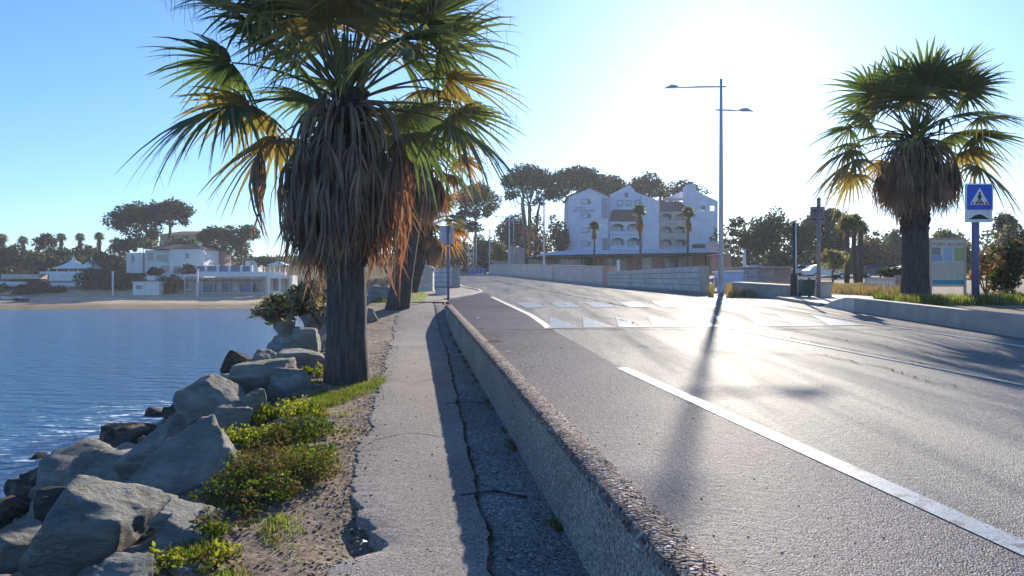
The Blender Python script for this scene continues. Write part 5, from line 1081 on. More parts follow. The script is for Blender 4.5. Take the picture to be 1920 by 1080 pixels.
def car(px, Y, base, Lc, m, label, rz, hgt=1.5):
    x = PX(px, Y); z0 = H(x, Y) + .02; root = empty('parked_car', (0, 0, 0), label, 'car', 'cars in the car park')
    prof = [(-.5, .30), (-.5, .55), (-.47, .62), (-.28, .68), (-.16, .97), (-.05, 1.0), (.18, 1.0), (.33, .93), (.44, .68), (.5, .60), (.5, .30)]
    q = MB(); w = .88; V = []; secs = [(-w, 1), (w, 1)]
    P = [(a*Lc, b*hgt) for a, b in prof]; n = len(P)
    for sgn in (-1, 1): V += [(a, sgn*(w - (.16 if b > .75*hgt else 0)), b) for a, b in P]
    q.add(V, [list(range(n)), list(range(2*n-1, n-1, -1))] + [(i, i+n, (i+1) % n+n, (i+1) % n) for i in range(n)])
    q.build('body', M[m], root)
    for sgn in (-1, 1):
        q = MB(); yy = sgn*(w - .115)
        for (a0, a1, b0, b1) in ((-.235, -.03, -.155, -.03), (-.01, .19, -.01, .17), (.21, .37, .19, .31)):
            q.add([(a0*Lc, yy+sgn*.10, .70*hgt), (a1*Lc, yy+sgn*.10, .70*hgt), (b1*Lc, yy-sgn*.03, .94*hgt), (b0*Lc, yy-sgn*.03, .94*hgt)], [(0,1,2,3)])
        q.build('side_window', M['carglass'], root, fix=False)
        for ax in (-.32, .31):
            q = MB(); q.tube([(ax*Lc, sgn*(w-.2), .31), (ax*Lc, sgn*(w+.02), .31)], [.32, .32], 16); wh = q.build('wheel', M['tyre'], root)
            q = MB(); q.tube([(ax*Lc, sgn*(w+.021), .31), (ax*Lc, sgn*(w+.03), .31)], [.2, .18], 12); q.build('hubcap', M['metal'], wh)
        q = MB(); q.box(-.503*Lc, -.47*Lc, sgn*.6-.16, sgn*.6+.16, .5*hgt, .58*hgt); q.build('headlight', M['lampglass'], root)
    q = MB(); q.add([(-.285*Lc, -.7, .69*hgt), (-.285*Lc, .7, .69*hgt), (-.172*Lc, .62, .95*hgt), (-.172*Lc, -.62, .95*hgt)], [(0,1,2,3)]); q.build('windscreen', M['carglass'], root, fix=False)
    root.location = (x, Y, z0); root.rotation_euler = (0, 0, rz); return root
car(1548, 80, 517, 4.2, 'carwhite', 'white hatchback parked left of the palm cluster', math.pi)
car(1512, 100, 511, 4.1, 'carwhite', 'white car parked behind the top of the green bin', .5)
car(1496, 108, 506, 4.2, 'carsilver', 'silver car, farthest of the parked row left of the brown sign post', .5)
car(1648, 92, 535, 4.2, 'cardark', 'dark car parked beside the hedge left of the right palm', 2.9)
car(1412, 100, 503, 4.2, 'carsilver', 'grey car partly hidden behind the low huts', 0)
root = empty('parasol', (PX(1690, 60), 60, 2), 'white beach parasol seen just left of the right palm trunk', 'parasol')
q = MB(); x = PX(1693, 60); q.tube([(x, 60, 1.2), (x, 60, PZ(490, 60))], [.04, .04], 6); q.build('pole', M['metal'], root)
q = MB(); q.tube([(x, 60, PZ(505, 60)), (x, 60, PZ(497, 60))], [1.3, .05], 10); q.build('canopy', M['tent'], root)
q = MB(); q.pbox(1480, 1500, 488, 510, 96, 1.8); tag(q.build('white_van', M['carwhite'], origin=(PX(1490, 96), 97, 2.7)), 'small pale box van behind the parked cars', 'van') if False else None
# blue things by the third palm
root = empty('blue_sign', (PX(793, 42), 42, zb(42)), 'small pale blue sign panel above the round-topped pillar', 'sign')
q = MB(); q.pbox(792.4, 793.6, 480, 545, 42, .06); q.build('pole', M['metal'], root); q = MB(); q.pbox(789, 799, 476, 499, 41.9, .06); q.build('sign_panel', M['boardblue'], root)
root = empty('blue_cover', (PX(778, 40.5), 40.5, zb(40)), 'bright blue tarpaulin bundle left of the round-topped pillar', 'tarpaulin')
q = MB(); q.tube([(PX(780, 40.5), 40.6, zb(40)-.1), (PX(780, 40.5), 40.6, zb(40)+.45), (PX(779, 40.5), 40.6, zb(40)+.85), (PX(779, 40.5), 40.6, zb(40)+.97)], [.36, .38, .3, .05], 9); q.build('sheet', M['bluecover'], root)

# ------------------------------------------------------------------ left shore buildings
def blk(mb, a, b, t, bo, Y, d): mb.pbox(a, b, t, bo, Y, d)
def wnd(parent, a, b, t, bo, Y, m='glass', fr='grey_render'):
    q = MB(); q.pbox(a, b, t, bo, Y - .10, .09); w = q.build('window', M[m], parent)
    q = MB(); q.pbox(a - .3, b + .3, bo + .05, bo + .7, Y - .2, .19); q.build('sill', M[fr], w)
YV = 176.0
root = empty('villa', (PX(310, YV), YV + 4, 3), 'white two-storey villa with a brown tiled roof above the far beach', 'house')
q = MB(); blk(q, 318, 382, 467, 525, YV, 9); blk(q, 272, 317.8, 469, 525, YV + 1.2, 8); q.build('wall', M['white'], root)
q = MB(); blk(q, 237, 267, 474, 512, YV + 2, 6); q.build('side_wing', M['white'], root)
q = MB()
def hip(mb, a, b, e_, r_, Y, d, inset):
    z0, z1 = PZ(e_, Y), PZ(r_, Y); xa, xb = PX(a, Y), PX(b, Y); i = inset
    mb.add([(xa, Y-.4, z0), (xb, Y-.4, z0), (xb, Y+d+.4, z0), (xa, Y+d+.4, z0), (xa+i, Y+d/2, z1), (xb-i, Y+d/2, z1)], [(0,1,5,4), (1,2,5), (2,3,4,5), (3,0,4), (0,3,2,1)])
hip(q, 268, 385, 466.5, 456, YV, 9, 4); q.build('roof', M['roof'], root)
q = MB(); blk(q, 371, 376, 455, 465, YV + 3, 1); q.build('chimney', M['white'], root)
for w in ((347, 354, 476, 484), (276, 287, 474, 487), (293, 314, 478, 489), (302, 316, 498, 508), (325, 340, 499, 512)): wnd(root, *w, YV + (0 if w[0] > 317 else 1.2))
wnd(root, 246, 251, 478, 490, YV + 2)
root = empty('house', (PX(345, 205), 205, 9), 'long red-roofed house on the hill behind the white villa', 'house')
q = MB(); blk(q, 300, 392, 440, 470, 205, 10); q.build('wall', M['cream'], root)
q = MB(); hip(q, 292, 398, 440.5, 431, 205, 10, 5); q.build('roof', M['roof'], root)
for w in ((318, 326), (345, 353), (370, 378)): wnd(root, w[0], w[1], 443, 449, 205)
root = empty('house', (PX(472, 180), 180, 4), 'small white house with a brown roof behind the terrace pillars', 'house')
q = MB(); blk(q, 460, 484, 488, 510, 180, 5); q.build('wall', M['white'], root); q = MB(); hip(q, 456, 490, 488.5, 481, 180, 5, 1.5); q.build('roof', M['roof'], root); wnd(root, 470, 474, 491, 497, 180)
root = empty('house', (PX(415, 186), 186, 4), 'small orange rendered house glimpsed among dark trees above the terrace', 'house')
q = MB(); blk(q, 406, 422, 472, 505, 186, 4); q.build('wall', M['terracotta'], root); q = MB(); hip(q, 402, 426, 472.5, 466, 186, 4, 1.2); q.build('roof', M['roof'], root)
YT = 171.0
root = empty('terrace_wall', (PX(430, YT), YT, 2), 'white terrace wall with square pillars and blue-grey screens above the beach building', 'wall')
q = MB(); blk(q, 366, 535, 509.5, 516, YT, .8); q.build('base_wall', M['white'], root)
for px in (366, 386, 408, 430, 452, 471):
    q = MB(); blk(q, px - 2.2, px + 2.2, 497, 509.4, YT, .5); q.build('pillar', M['white'], root)
for a, b in ((368.4, 383.6), (388.4, 405.6), (410.4, 427.6), (432.4, 449.6), (454.4, 468.6)):
    q = MB(); blk(q, a, b, 498.5, 509.3, YT + .15, .12); q.build('screen', M['bluerail'], root)
YB = 166.0
root = empty('beach_building', (PX(425, YB), YB + 2, .2), 'low flat-roofed beach building with a dark recessed front on the sand', 'building')
q = MB(); blk(q, 345, 500, 514, 518, YB, 4.5); q.build('roof', M['white'], root)
q = MB(); blk(q, 345, 500, 520.1, 560, YB + 2.8, 1.4); q.build('rear_shade_wall', M['glass'], root)  # dark glass colour on this wall paints in the shade of the recess
q = MB(); blk(q, 345, 500, 548, 560, YB + .1, .3); q.build('front_wall', M['grey_render'], root)
for px in (346, 366, 380, 400, 415, 430, 448, 472, 498):
    q = MB(); blk(q, px - .7, px + .7, 520.1, 547.9, YB + .15, .2); q.build('post', M['metal'], root)
for a, b, m_ in ((367, 379, 'glass'), (382, 399, 'bluerail'), (402, 414, 'glass'), (417, 429, 'bluerail'), (432, 447, 'glass'), (450, 471, 'bluerail')):
    q = MB(); blk(q, a, b, 531, 547.5, YB + .9, .1); q.build('glazed_screen', M[m_], root)
q = MB(); blk(q, 350, 470, 524, 526.5, YB - 1.2, 1.3); q.build('awning', M['darkwood'], root)
q = MB(); blk(q, 391, 445, 514.6, 518.5, YB - .12, .1); q.build('name_board', M['whitemetal'], root)
root = empty('beach_building', (PX(522, YB), YB, .2), 'white beach annex with square openings half hidden by the grey-green bush', 'building')
q = MB(); blk(q, 501, 548, 516, 522, YB, 4); blk(q, 501, 506, 522.1, 556, YB, 4); blk(q, 543, 548, 522.1, 556, YB, 4); blk(q, 523, 526, 522.1, 556, YB, .4); blk(q, 506.1, 542.9, 546, 556, YB + .1, .3); q.build('wall', M['white'], root)
q = MB(); blk(q, 506.1, 542.9, 522.1, 545.9, YB + 2.5, .2); q.build('rear_glazing', M['glass'], root)
root = empty('gazebo', (PX(520, 172), 172, 4), 'small white gazebo with a pointed roof above the beach annex', 'gazebo')
for px in (506, 514, 524, 534):
    q = MB(); blk(q, px-.6, px+.6, 497, 511, 172, .2); q.build('post', M['white'], root)
q = MB(); z0, z1 = PZ(497, 172), PZ(489, 172); q.add([(PX(502, 172), 171, z0), (PX(538, 172), 171, z0), (PX(538, 172), 175, z0), (PX(502, 172), 175, z0), (PX(520, 172), 173, z1)], [(0,1,4), (1,2,4), (2,3,4), (3,0,4), (0,3,2,1)]); q.build('roof', M['tent'], root)
YK = 163.0
root = empty('beach_kiosk', (PX(274, YK), YK, -.4), 'small white beach kiosk with one dark window on the shaded sand', 'kiosk')
q = MB(); blk(q, 249, 298, 530, 553.5, YK, 2.4); q.build('wall', M['white'], root)
q = MB(); blk(q, 247.5, 299.5, 528, 529.9, YK - .2, 2.8); q.build('roof', M['whitemetal'], root)
q = MB(); blk(q, 255, 267, 535, 542, YK - .06, .05); q.build('window', M['glass'], root)
for a in (271, 284):
    q = MB(); blk(q, a, a+1, 532, 553, YK - .04, .03); q.build('panel_joint', M['metal'], root)
q = MB(); blk(q, 276, 290, 517, 526, YK + 3.5, 2); tag(q.build('roof_unit', M['white'], origin=(PX(283, YK+3.5), YK + 4, 1)), 'small white box shed directly above the beach kiosk', 'shed')
for px, t_, Yq, lb in ((211, 510, 161.5, 'left'), (370, 505, 160, 'right')):
    root = empty('beach_post', (PX(px, Yq), Yq, -.5), 'tall pale shower post on the sand left of the white kiosk' if lb == 'left' else 'tall pale post on the sand in front of the low beach building', 'post')
    q = MB(); q.pbox(px-1.3, px+1.3, t_, 557, Yq, .25); q.build('pole', M['whitemetal'], root); q = MB(); q.pbox(px-3.5, px+3.5, t_-1, t_-.1, Yq-.05, .35); q.build('cross_arm', M['whitemetal'], root)
# marquee
YM = 176.0
root = empty('marquee', (PX(140, YM), YM + 3, 3), 'white double-peaked marquee tent on a terrace left of the villa', 'tent')
def peak(cx, topy, w, basey, m_=True):
    q = MB(); N = 20; K = 7; V = []
    for j in range(K+1):
        t = j/K; 
        for i in range(N):
            a = 2*math.pi*i/N; sq = 1/max(abs(math.cos(a)), abs(math.sin(a))); rr = w/2*YM/F*sq*(t**1.55*.98+.02); V.append((PX(cx, YM) + rr*math.cos(a), YM + 3 + rr*math.sin(a)*.55, PZ(topy + (basey-topy)*(t**.75), YM)))
    q.add(V, [(j*N+i, j*N+(i+1) % N, (j+1)*N+(i+1) % N, (j+1)*N+i) for j in range(K) for i in range(N)]); q.build('canopy', M['tent'], root, smooth=True)
    q = MB(); q.tube([(PX(cx, YM), YM+3, PZ(basey + 10, YM)), (PX(cx, YM), YM+3, PZ(topy - 3, YM))], [.1, .06], 6); q.build('mast', M['whitemetal'], root)
peak(124, 479.5, 70, 503); peak(158, 480, 60, 503)
for px in (90, 106, 128, 146, 168, 188):
    q = MB(); q.pbox(px-.5, px+.5, 503, 515, YM, .12); q.build('post', M['whitemetal'], root)
root = empty('terrace_wall', (PX(120, 172), 172, 1.5), 'white stepped terrace wall below the marquee', 'wall')
q = MB(); blk(q, 74, 155, 509, 513.9, 173, 3); blk(q, 92, 150, 514, 527, 172, 3); q.build('upper_wall', M['white'], root)
q = MB(); blk(q, 95, 156, 530, 539, 170.5, 3); q.build('lower_wall', M['white'], root); q = MB(); blk(q, 100, 140, 526.5, 529.9, 170.6, 2); q.build('railing', M['bluerail'], root)
q = MB(); blk(q, 2, 74, 514, 523, 174, 3); w_ = q.build('garden_wall', M['cream'], origin=(PX(40, 174), 174, 2.5)); tag(w_, 'long cream garden wall left of the marquee terrace', 'wall')
q = MB(); blk(q, -20, 46, 528, 538, 171, 1); w_ = q.build('garden_wall', M['white'], origin=(PX(10, 171), 171, 1)); tag(w_, 'low white wall at the left edge below the cream garden wall', 'wall')
def boat(px, Y, lb, m, L=3.6, rz=.2):
    x = PX(px, Y); z = H(x, Y); root = empty('beached_boat', (x, Y, z), lb, 'boat', rz=rz); q = MB(); V = []; K = 8
    for k in range(K+1):
        t = k/K*2-1; w = .7*(1-abs(t)**2.6*(1 if t > 0 else .4)); sh = .12*t*t
        V += [(t*L/2, -w, .55+sh), (t*L/2, -w*.6, .12+sh), (t*L/2, 0, sh), (t*L/2, w*.6, .12+sh), (t*L/2, w, .55+sh)]
    q.add(V, [(5*k+i, 5*k+i+1, 5*k+6+i, 5*k+5+i) for k in range(K) for i in range(4)] + [(0,1,2,3,4)])
    me = q
    h = q.build('hull', M[m], None); h.parent = root
    q = MB(); q.box(-.2, .15, -.62, .62, .42, .46); b = q.build('thwart', M['woodpale'], None); b.parent = root
boat(22, 150, 'small white boat lying on the shaded sand at the far left', 'carwhite'); boat(40, 145, 'small dark boat nearer the water than the white one', 'cardark', rz=-.2)

# ------------------------------------------------------------------ rocks
def ico(sub):
    bm = bmesh.new(); bmesh.ops.create_icosphere(bm, subdivisions=sub, radius=1); V = np.array([v.co[:] for v in bm.verts]); Fc = np.array([[v.index for v in f.verts] for f in bm.faces]); bm.free(); return V, Fc
ICO5, ICO4, ICO3 = ico(5), ico(4), ico(3)
def rock(px, py, Y, w, h, d, seed, label=None, m='rock', rot=(0, 0, 0), world_pos=None, detail=4, group='breakwater boulders', planes=11):
    rg = np.random.RandomState(seed); V, Fc = {3: ICO3, 4: ICO4, 5: ICO5}[detail]
    n = rg.normal(size=(planes, 3)); n /= np.linalg.norm(n, axis=1)[:, None]; n = np.concatenate([n, [[0, 0, 1], [0, 0, -1], [1, .1, 0], [-1, 0, .1], [0, 1, 0], [.1, -1, 0]]])
    dd = np.concatenate([rg.uniform(.5, .92, planes), rg.uniform(.68, .84, 6)])
    dots = V @ n.T; r = np.where(dots > .02, dd[None, :]/np.maximum(dots, .02), 9).min(1); r = np.minimum(r, 1.25)
    P = V*r[:, None]
    off = rg.rand()*50
    f = np.array([noise.noise(Vector(p)*1.7 + Vector((off, 0, 0)))*.05 + noise.noise(Vector(p)*5 + Vector((off, 3, 0)))*.035 + (abs(noise.noise(Vector(p)*3.3 + Vector((off, 8, 0))))**.6)*-.06 + noise.noise(Vector(p)*14 + Vector((off, 3, 0)))*.016 for p in P])
    P = P*(1 + f)[:, None]
    P = P*np.array([w/2, d/2, h/2])/.86
    from mathutils import Euler
    Mx = np.array(Euler(rot).to_matrix()); P = P @ Mx.T
    pos = world_pos or (PX(px, Y), Y, PZ(py, Y))
    o = arr_mesh('boulder', P + np.array(pos), Fc, M[m], origin=pos, smooth=True)
    return tag(o, label or 'dark boulder wedged low among the breakwater rocks near the water', 'boulder', group)
def prock(a, b, c, d, Y, seed, label, m='rock', rot=(0, 0, 0), depth=None, detail=4, planes=11):   # pixel box a..b x c..d at distance Y
    s = Y/F; w = (b-a)*s; h = (d-c)*s; return rock((a+b)/2, (c+d)/2, Y, w, h, depth or max(w, h)*.9, seed, label, m, rot, detail=detail, planes=planes)
prock(80, 312, 925, 1130, 5.3, 1, 'big dark-faced boulder with a thin sunlit ridge, nearest on the breakwater', rot=(.1, .35, .3), detail=5, depth=.85, planes=7)
prock(290, 425, 945, 1000, 5.1, 2, 'thin sunlit upper slab of the split rock beside the dirt verge', rot=(.12, .45, .2), detail=5, depth=.4, planes=6)
prock(285, 440, 985, 1100, 4.85, 3, 'sunlit lower block of the split rock beside the dirt verge', rot=(.1, .38, .3), detail=5, depth=.5, planes=6)
prock(215, 480, 840, 990, 6.6, 4, 'smooth blue-grey tilted slab rock beside the leafy shrub', rot=(.35, -.5, .25), detail=5, depth=.95, planes=7)
prock(200, 370, 800, 950, 8.2, 5, 'steep flat-faced boulder behind the tilted slab', rot=(.3, -.55, -.2), detail=5, depth=.9, planes=7)
prock(330, 470, 700, 830, 10.2, 6, 'wide shadowed boulder halfway along the breakwater', rot=(.1, -.45, .2), depth=1.1, detail=5)
prock(430, 560, 672, 760, 11.2, 7, 'shadowed boulder left of the large palm trunk', rot=(0, -.1, .1), depth=1.1, detail=5)
prock(500, 580, 690, 762, 10.9, 8, 'squared dark block touching the foot of the large palm', rot=(0, .05, .5), depth=.7, planes=5)
prock(395, 465, 755, 850, 8.3, 9, 'upright pale blue split stone with a sunlit edge', rot=(.05, .12, .5), depth=.3, detail=5, planes=6)
prock(445, 502, 728, 830, 8.7, 10, 'upright thin stone with a bright right edge beside the shrub', rot=(.1, -.15, .9), depth=.22, detail=5, planes=6)
prock(416, 466, 658, 706, 15, 11, 'small black pointed rock standing out against the water', 'rockd', rot=(0, .5, .2), planes=6)
prock(462, 530, 650, 700, 14.2, 12, 'rounded grey rock right of the black pointed rock', rot=(0, 0, .3))
prock(515, 608, 645, 705, 13.2, 13, 'broad grey rock directly left of the large palm trunk', rot=(.1, -.1, .2))
prock(525, 610, 612, 664, 17, 14, 'banded pale rock under the grey-green bush', rot=(.1, -.1, .1))
prock(508, 560, 588, 640, 20, 15, 'blue-grey boulder at the waterline under the grey-green bush', rot=(0, .1, .1))
prock(560, 615, 572, 625, 21, 16, 'blue-grey boulder between the bush and the large palm', rot=(0, .1, .3))
prock(683, 735, 532, 600, 29, 17, 'large blue-grey boulder seen between the two nearest palm trunks', rot=(0, .1, .3))
prock(640, 700, 545, 605, 27, 18, 'boulder behind the large palm trunk', rot=(0, .1, .3))
prock(686, 708, 578, 608, 22, 19, 'small pale knobbly stone at the foot of the second palm', rot=(0, .1, .3))
prock(-60, 110, 985, 1150, 5.9, 20, 'dark boulder in the bottom left corner of the breakwater', rot=(.1, .2, .3), detail=5)
prock(165, 290, 1052, 1130, 3.9, 21, 'small sunlit rock at the very bottom below the big dark-faced boulder', rot=(.1, .1, .3), detail=5)
prock(60, 200, 905, 1010, 7.4, 22, 'dark wet boulder left of the big dark-faced one', 'rockd', rot=(.1, -.3, .3), detail=5)
prock(150, 260, 865, 965, 8.8, 23, 'dark brown boulder below the steep flat-faced one', 'rockd', rot=(.2, -.4, .3), detail=5)
prock(-40, 75, 925, 1010, 9.0, 24, 'dark wet rock at the waterline on the left edge', 'rockd', rot=(.1, -.2, .3))
prock(222, 262, 818, 858, 16.5, 25, 'small dark rock at the waterline beside the foam, lowest of three', 'rockd', rot=(.1, -.3, .3))
prock(262, 296, 796, 832, 18.5, 26, 'small dark rock at the waterline beside the foam, middle of three', 'rockd', rot=(.1, .3, .3))
prock(300, 345, 762, 800, 20, 27, 'small dark rock at the waterline beside the foam, highest of three', 'rockd', rot=(.1, .1, .3))
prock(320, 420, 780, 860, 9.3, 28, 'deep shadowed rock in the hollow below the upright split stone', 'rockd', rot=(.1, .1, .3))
rgk = random.Random(77)
for i in range(120):                           # riprap filling the rest of the bank
    Y = rgk.uniform(3, 46) if i > 30 else rgk.uniform(3, 16); u = rgk.uniform(-8.2, -2.2); x = u - float(SH(Y))
    if -3.6 < x < -1.6 and 10.6 < Y < 12.6: continue
    s = rgk.uniform(.5, 1.15) * (1 + .012*Y); deep = (-2.0 - u)/6.2
    where = ('at the near end of the breakwater' if Y < 6 else 'before the big shrub on the breakwater' if Y < 9 else 'level with the foot of the large palm' if Y < 14 else 'just beyond the large palm' if Y < 20 else 'below the grey-green bush' if Y < 26 else 'near the second palm' if Y < 33 else 'at the bridge end of the breakwater')
    row = ('high on the bank' if u > -4 else 'halfway down the bank' if u > -5.8 else 'at the waterline')
    szw = 'small' if s < .75 else 'middling' if s < 1.0 else 'large' if s < 1.3 else 'very large'
    lab = szw + ' %s boulder %s %s' % ('grey' if deep < .45 else 'dark wet', row, where)
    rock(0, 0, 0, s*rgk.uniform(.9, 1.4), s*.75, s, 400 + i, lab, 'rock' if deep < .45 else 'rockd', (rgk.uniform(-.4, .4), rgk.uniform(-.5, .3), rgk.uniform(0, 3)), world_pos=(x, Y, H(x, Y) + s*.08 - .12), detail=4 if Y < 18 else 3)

# ------------------------------------------------------------------ bank plants
def shrub(x, Y, w, h, seed, label, mats, size=.035, dens=.8, name='coastal_shrub', z=None, d=None, cat='shrub'):
    rg = random.Random(seed); z0 = H(x, Y) if z is None else z; d = d or w
    root = empty(name, (x, Y, z0), label, cat); blobs = []
    for i in range(int(10 + 7*w)):
        a = rg.uniform(0, 6.28); r = math.sqrt(rg.random())*.42; hh = h*rg.uniform(.45, 1)*(1 - r*.9)
        blobs.append((x + r*w*math.cos(a), Y + r*d*math.sin(a), z0 + hh*.55, w*rg.uniform(.10, .2), w*rg.uniform(.10, .2), hh*.42))
    V, Q = leaf_cloud(blobs, dens, size, seed, asp=1.8, shell=.4); rn = np.random.RandomState(seed).rand(len(blobs))
    cnt = np.array([max(8, int(dens*(b[3]*b[4]+b[4]*b[5]+b[3]*b[5])/size**2)) for b in blobs]); bi = np.repeat(np.arange(len(blobs)), cnt)
    jit = np.random.RandomState(seed+1).rand(len(Q)); mi = np.minimum((rn[bi]*len(mats)*.75 + jit*len(mats)*.25).astype(int), len(mats)-1)
    arr_mesh('foliage', V, Q, [M[k] for k in mats], root, mi=mi)
    q = MB()
    for b in blobs[::2]: q.tube([(x + rg.uniform(-.1, .1)*w, Y + rg.uniform(-.1, .1)*w, z0-.05), ((x+b[0])/2, (Y+b[1])/2, z0 + h*.25), (b[0], b[1], b[2])], [.012, .008, .003], 4, cap=False)
    q.build('stems', M['twig'], root)
    return root
def upx(px, py, off=.46): x, y, z = GP(px, py, off); return x, y
SHB = [((520, 895), 1.2, .40, 'broad tangled green shrub between the tilted slab and the dirt verge', ('shrubg', 'shrubr', 'shrubg', 'shruby')),
       ((455, 930), .85, .27, 'brownish low shrub at the lower edge of the tilted slab', ('shrubg', 'shrubr', 'shrubg')),
       ((535, 832), 1.15, .36, 'yellow-green shrub beside the upright thin stone', ('shruby', 'shrubg', 'shrubr')),
       ((545, 785), .7, .34, 'bright green leafy plant below the squared dark block', ('shrubg', 'shruby')),
       ((590, 705), .5, .30, 'green plant growing at the left foot of the large palm', ('shrubg', 'shruby')),
       ((420, 990), .5, .18, 'low creeping plant beside the split rock', ('shrubg', 'shrubr')),
       ((400, 1062), .35, .22, 'small orange-tinged plant at the bottom by the lower block', ('shruby', 'frond_o', 'shrubg')),
       ((312, 1075), .24, .24, 'bright yellow-green succulent at the bottom edge', ('shruby', 'shruby', 'shrubg')),
       ((575, 850), .6, .16, 'low yellow-green mat of leaves on the dirt side of the tangled shrub', ('shruby', 'shrubg', 'grass')),
       ((500, 945), .6, .2, 'low brown-green plant at the near end of the tangled shrub', ('shrubr', 'shrubg')),
       ((505, 790), .4, .25, 'small plant beneath the bright-edged thin stone', ('shrubg', 'shruby'))]
for i, ((px, py), w, h, lb, ms) in enumerate(SHB):
    x, Y = upx(px, py); shrub(x, Y, w, h, 500 + i, lb, ms, size=.019 if Y < 7 else .026, dens=1.5, z=max(H(x, Y), float(pz(Y)) - .25))
# the leaning grey-green bush over the water
def bush():
    x, Y = PX(575, 19), 19.0; rg = random.Random(9)
    root = empty('tamarisk_bush', (x + .3, Y, PZ(610, Y)), 'feathery grey-green bush leaning over the water behind the large palm', 'shrub'); blobs = []
    for i in range(64):
        t = rg.random(); px = 612 - 122*t + rg.uniform(-6, 20); py = 552 + 40*t + rg.uniform(-46, 26)*(1 - .65*t)
        blobs.append((PX(px, Y), Y + rg.uniform(-.8, .8), PZ(py, Y), rg.uniform(.12, .3), rg.uniform(.12, .3), rg.uniform(.10, .2)))
    V, Q = leaf_cloud(blobs, 1.0, .05, 91, asp=4.0, shell=.2); mi = (np.random.RandomState(1).rand(len(Q)) < .3).astype(int)
    arr_mesh('foliage', V, Q, [M['sage'], M['twig']], root, mi=mi)
    q = MB()
    for b in blobs: q.tube([(x+.35, Y, PZ(612, Y)), (x + .1, Y, PZ(585, Y)), ((x + .1 + b[0])/2, b[1]*.5+Y*.5, b[2] + .05), b[:3]], [.05, .035, .015, .004], 5, cap=False)
    q.build('branches', M['twig'], root)
bush()
# grass, dry litter, weeds (uncountable)
def blades(name, pts, hgt, m, seed, wdt=.004, lean=.5):
    rg = np.random.RandomState(seed); n = len(pts); P = np.array(pts); a = rg.rand(n)*6.28; h = hgt*rg.uniform(.4, 1.2, n); w = wdt*rg.uniform(.7, 1.4, n)
    s = np.stack([np.cos(a), np.sin(a), 0*a], 1); b2 = rg.rand(n)*6.28; l_ = np.stack([np.cos(b2), np.sin(b2), 0*a], 1)*(lean*h*rg.rand(n))[:, None]; up = np.stack([0*a, 0*a, h], 1)
    V = np.stack([P - s*w[:, None], P + s*w[:, None], P + up*.55 + l_*.35 + s*w[:, None]*.7, P + up + l_, P + up*.55 + l_*.35 - s*w[:, None]*.7], 1).reshape(-1, 3)
    Q = np.arange(n*5).reshape(-1, 5); o = arr_mesh(name, V, Q, [M[m]] if isinstance(m, str) else [M[k] for k in m], mi=None if isinstance(m, str) else rg.randint(0, len(m), n)); return tag(o, None, None, None, 'stuff')
def scatter(n, f, seed):
    rg = random.Random(seed); out = []
    while len(out) < n:
        r_ = f(rg)
        if r_: out.append(r_)
    return out
def verge(rg):
    Y = 3.4 + 8*rg.random(); u = -1.06 + rg.gauss(0, .17) - .3*rg.random()
    if noise.noise(Vector((u*3, Y*1.6, 4))) < -.02 + rg.random()*.25: return None
    x = u - float(SH(Y)); return (x, Y, H(x, Y) - .01)
GS = scatter(17000, verge, 5)
def ring(rg):                                  # the lush strip curving round the palm foot
    t = rg.random(); px = 520 + 205*t + rg.gauss(0, 8); py = 782 - 72*t**1.2 + rg.gauss(0, 5); x, Y, z = GP(px, py, .45); return (x, Y, H(x, Y) - .01)
GS += scatter(6500, ring, 6)
o = blades('grass', GS, .065, ('grass', 'grass', 'shrubg', 'drygrass'), 8, .0035); o['label'] = 'fresh green grass along the verge and round the foot of the large palm'; o['category'] = 'grass'
def rightg(rg):
    Y = rg.uniform(19.5, 27); x = rg.uniform(PX(1640, Y), PX(1925, Y))
    if x < 8.4 + .07*Y + .15 or noise.noise(Vector((x*.7, Y*.7, 1))) < -.15: return None
    return (x, Y, H(x, Y))
o = blades('grass', scatter(7000, rightg, 9) , .26, ('grass', 'broadl', 'drygrass'), 10, .014); o['label'] = 'sunlit weeds and grass behind the far kerb wall'; o['category'] = 'grass'
def rightd(rg):
    px = rg.uniform(1320, 1700); Y = rg.uniform(31, 44); x = PX(px, Y)
    if px < 1362 and (px > 1338 or px < 1328): return None
    if noise.noise(Vector((x*.5, Y*.5, 8))) < -.1: return None
    return (x, Y, float(RZ(Y)) - .05)
o = blades('grass', scatter(7000, rightd, 11), .45, ('reed', 'drygrass', 'drygrass', 'broadl'), 12, .02); o['label'] = 'dry reddish grass and reeds behind the street lamp and bin'; o['category'] = 'grass'
def bridged(rg):
    px = rg.uniform(700, 800); Y = rg.uniform(27, 38); x = PX(px, Y)
    return (x, Y, H(x, Y))
o = blades('grass', scatter(2500, bridged, 13), .14, ('grass', 'shruby'), 14, .012); o['label'] = 'yellow-green grass patch behind the second palm'; o['category'] = 'grass'
def seamw(rg):
    Y = 2.4 + 15*rg.random()**1.3; u = float(np.interp(Y, Yf, seam)) + rg.gauss(.01, .018)
    if noise.noise(Vector((0, Y*2.3, 2))) < -.05: return None
    return (u - float(SH(Y)), Y, float(pz(Y)) - .03)
o = blades('weeds', scatter(2600, seamw, 15), .035, ('shrubr', 'drygrass', 'shrubg'), 16, .003, 1.2); o['label'] = 'dry weeds growing in the seam along the footpath'; o['category'] = 'weeds'
def gutw(rg):
    Y = 2.6 + 20*rg.random()**1.3; u = .965 - abs(rg.gauss(0, .03))
    if noise.noise(Vector((7, Y*1.7, 2))) < .12: return None
    return (u - float(SH(Y)), Y, float(pz(Y)) - .01)
o = blades('weeds', scatter(1500, gutw, 17), .05, ('shrubr', 'drygrass', 'shrubg'), 18, .0035, 1.2); o['label'] = 'sparse dry weeds along the foot of the kerb wall'; o['category'] = 'weeds'
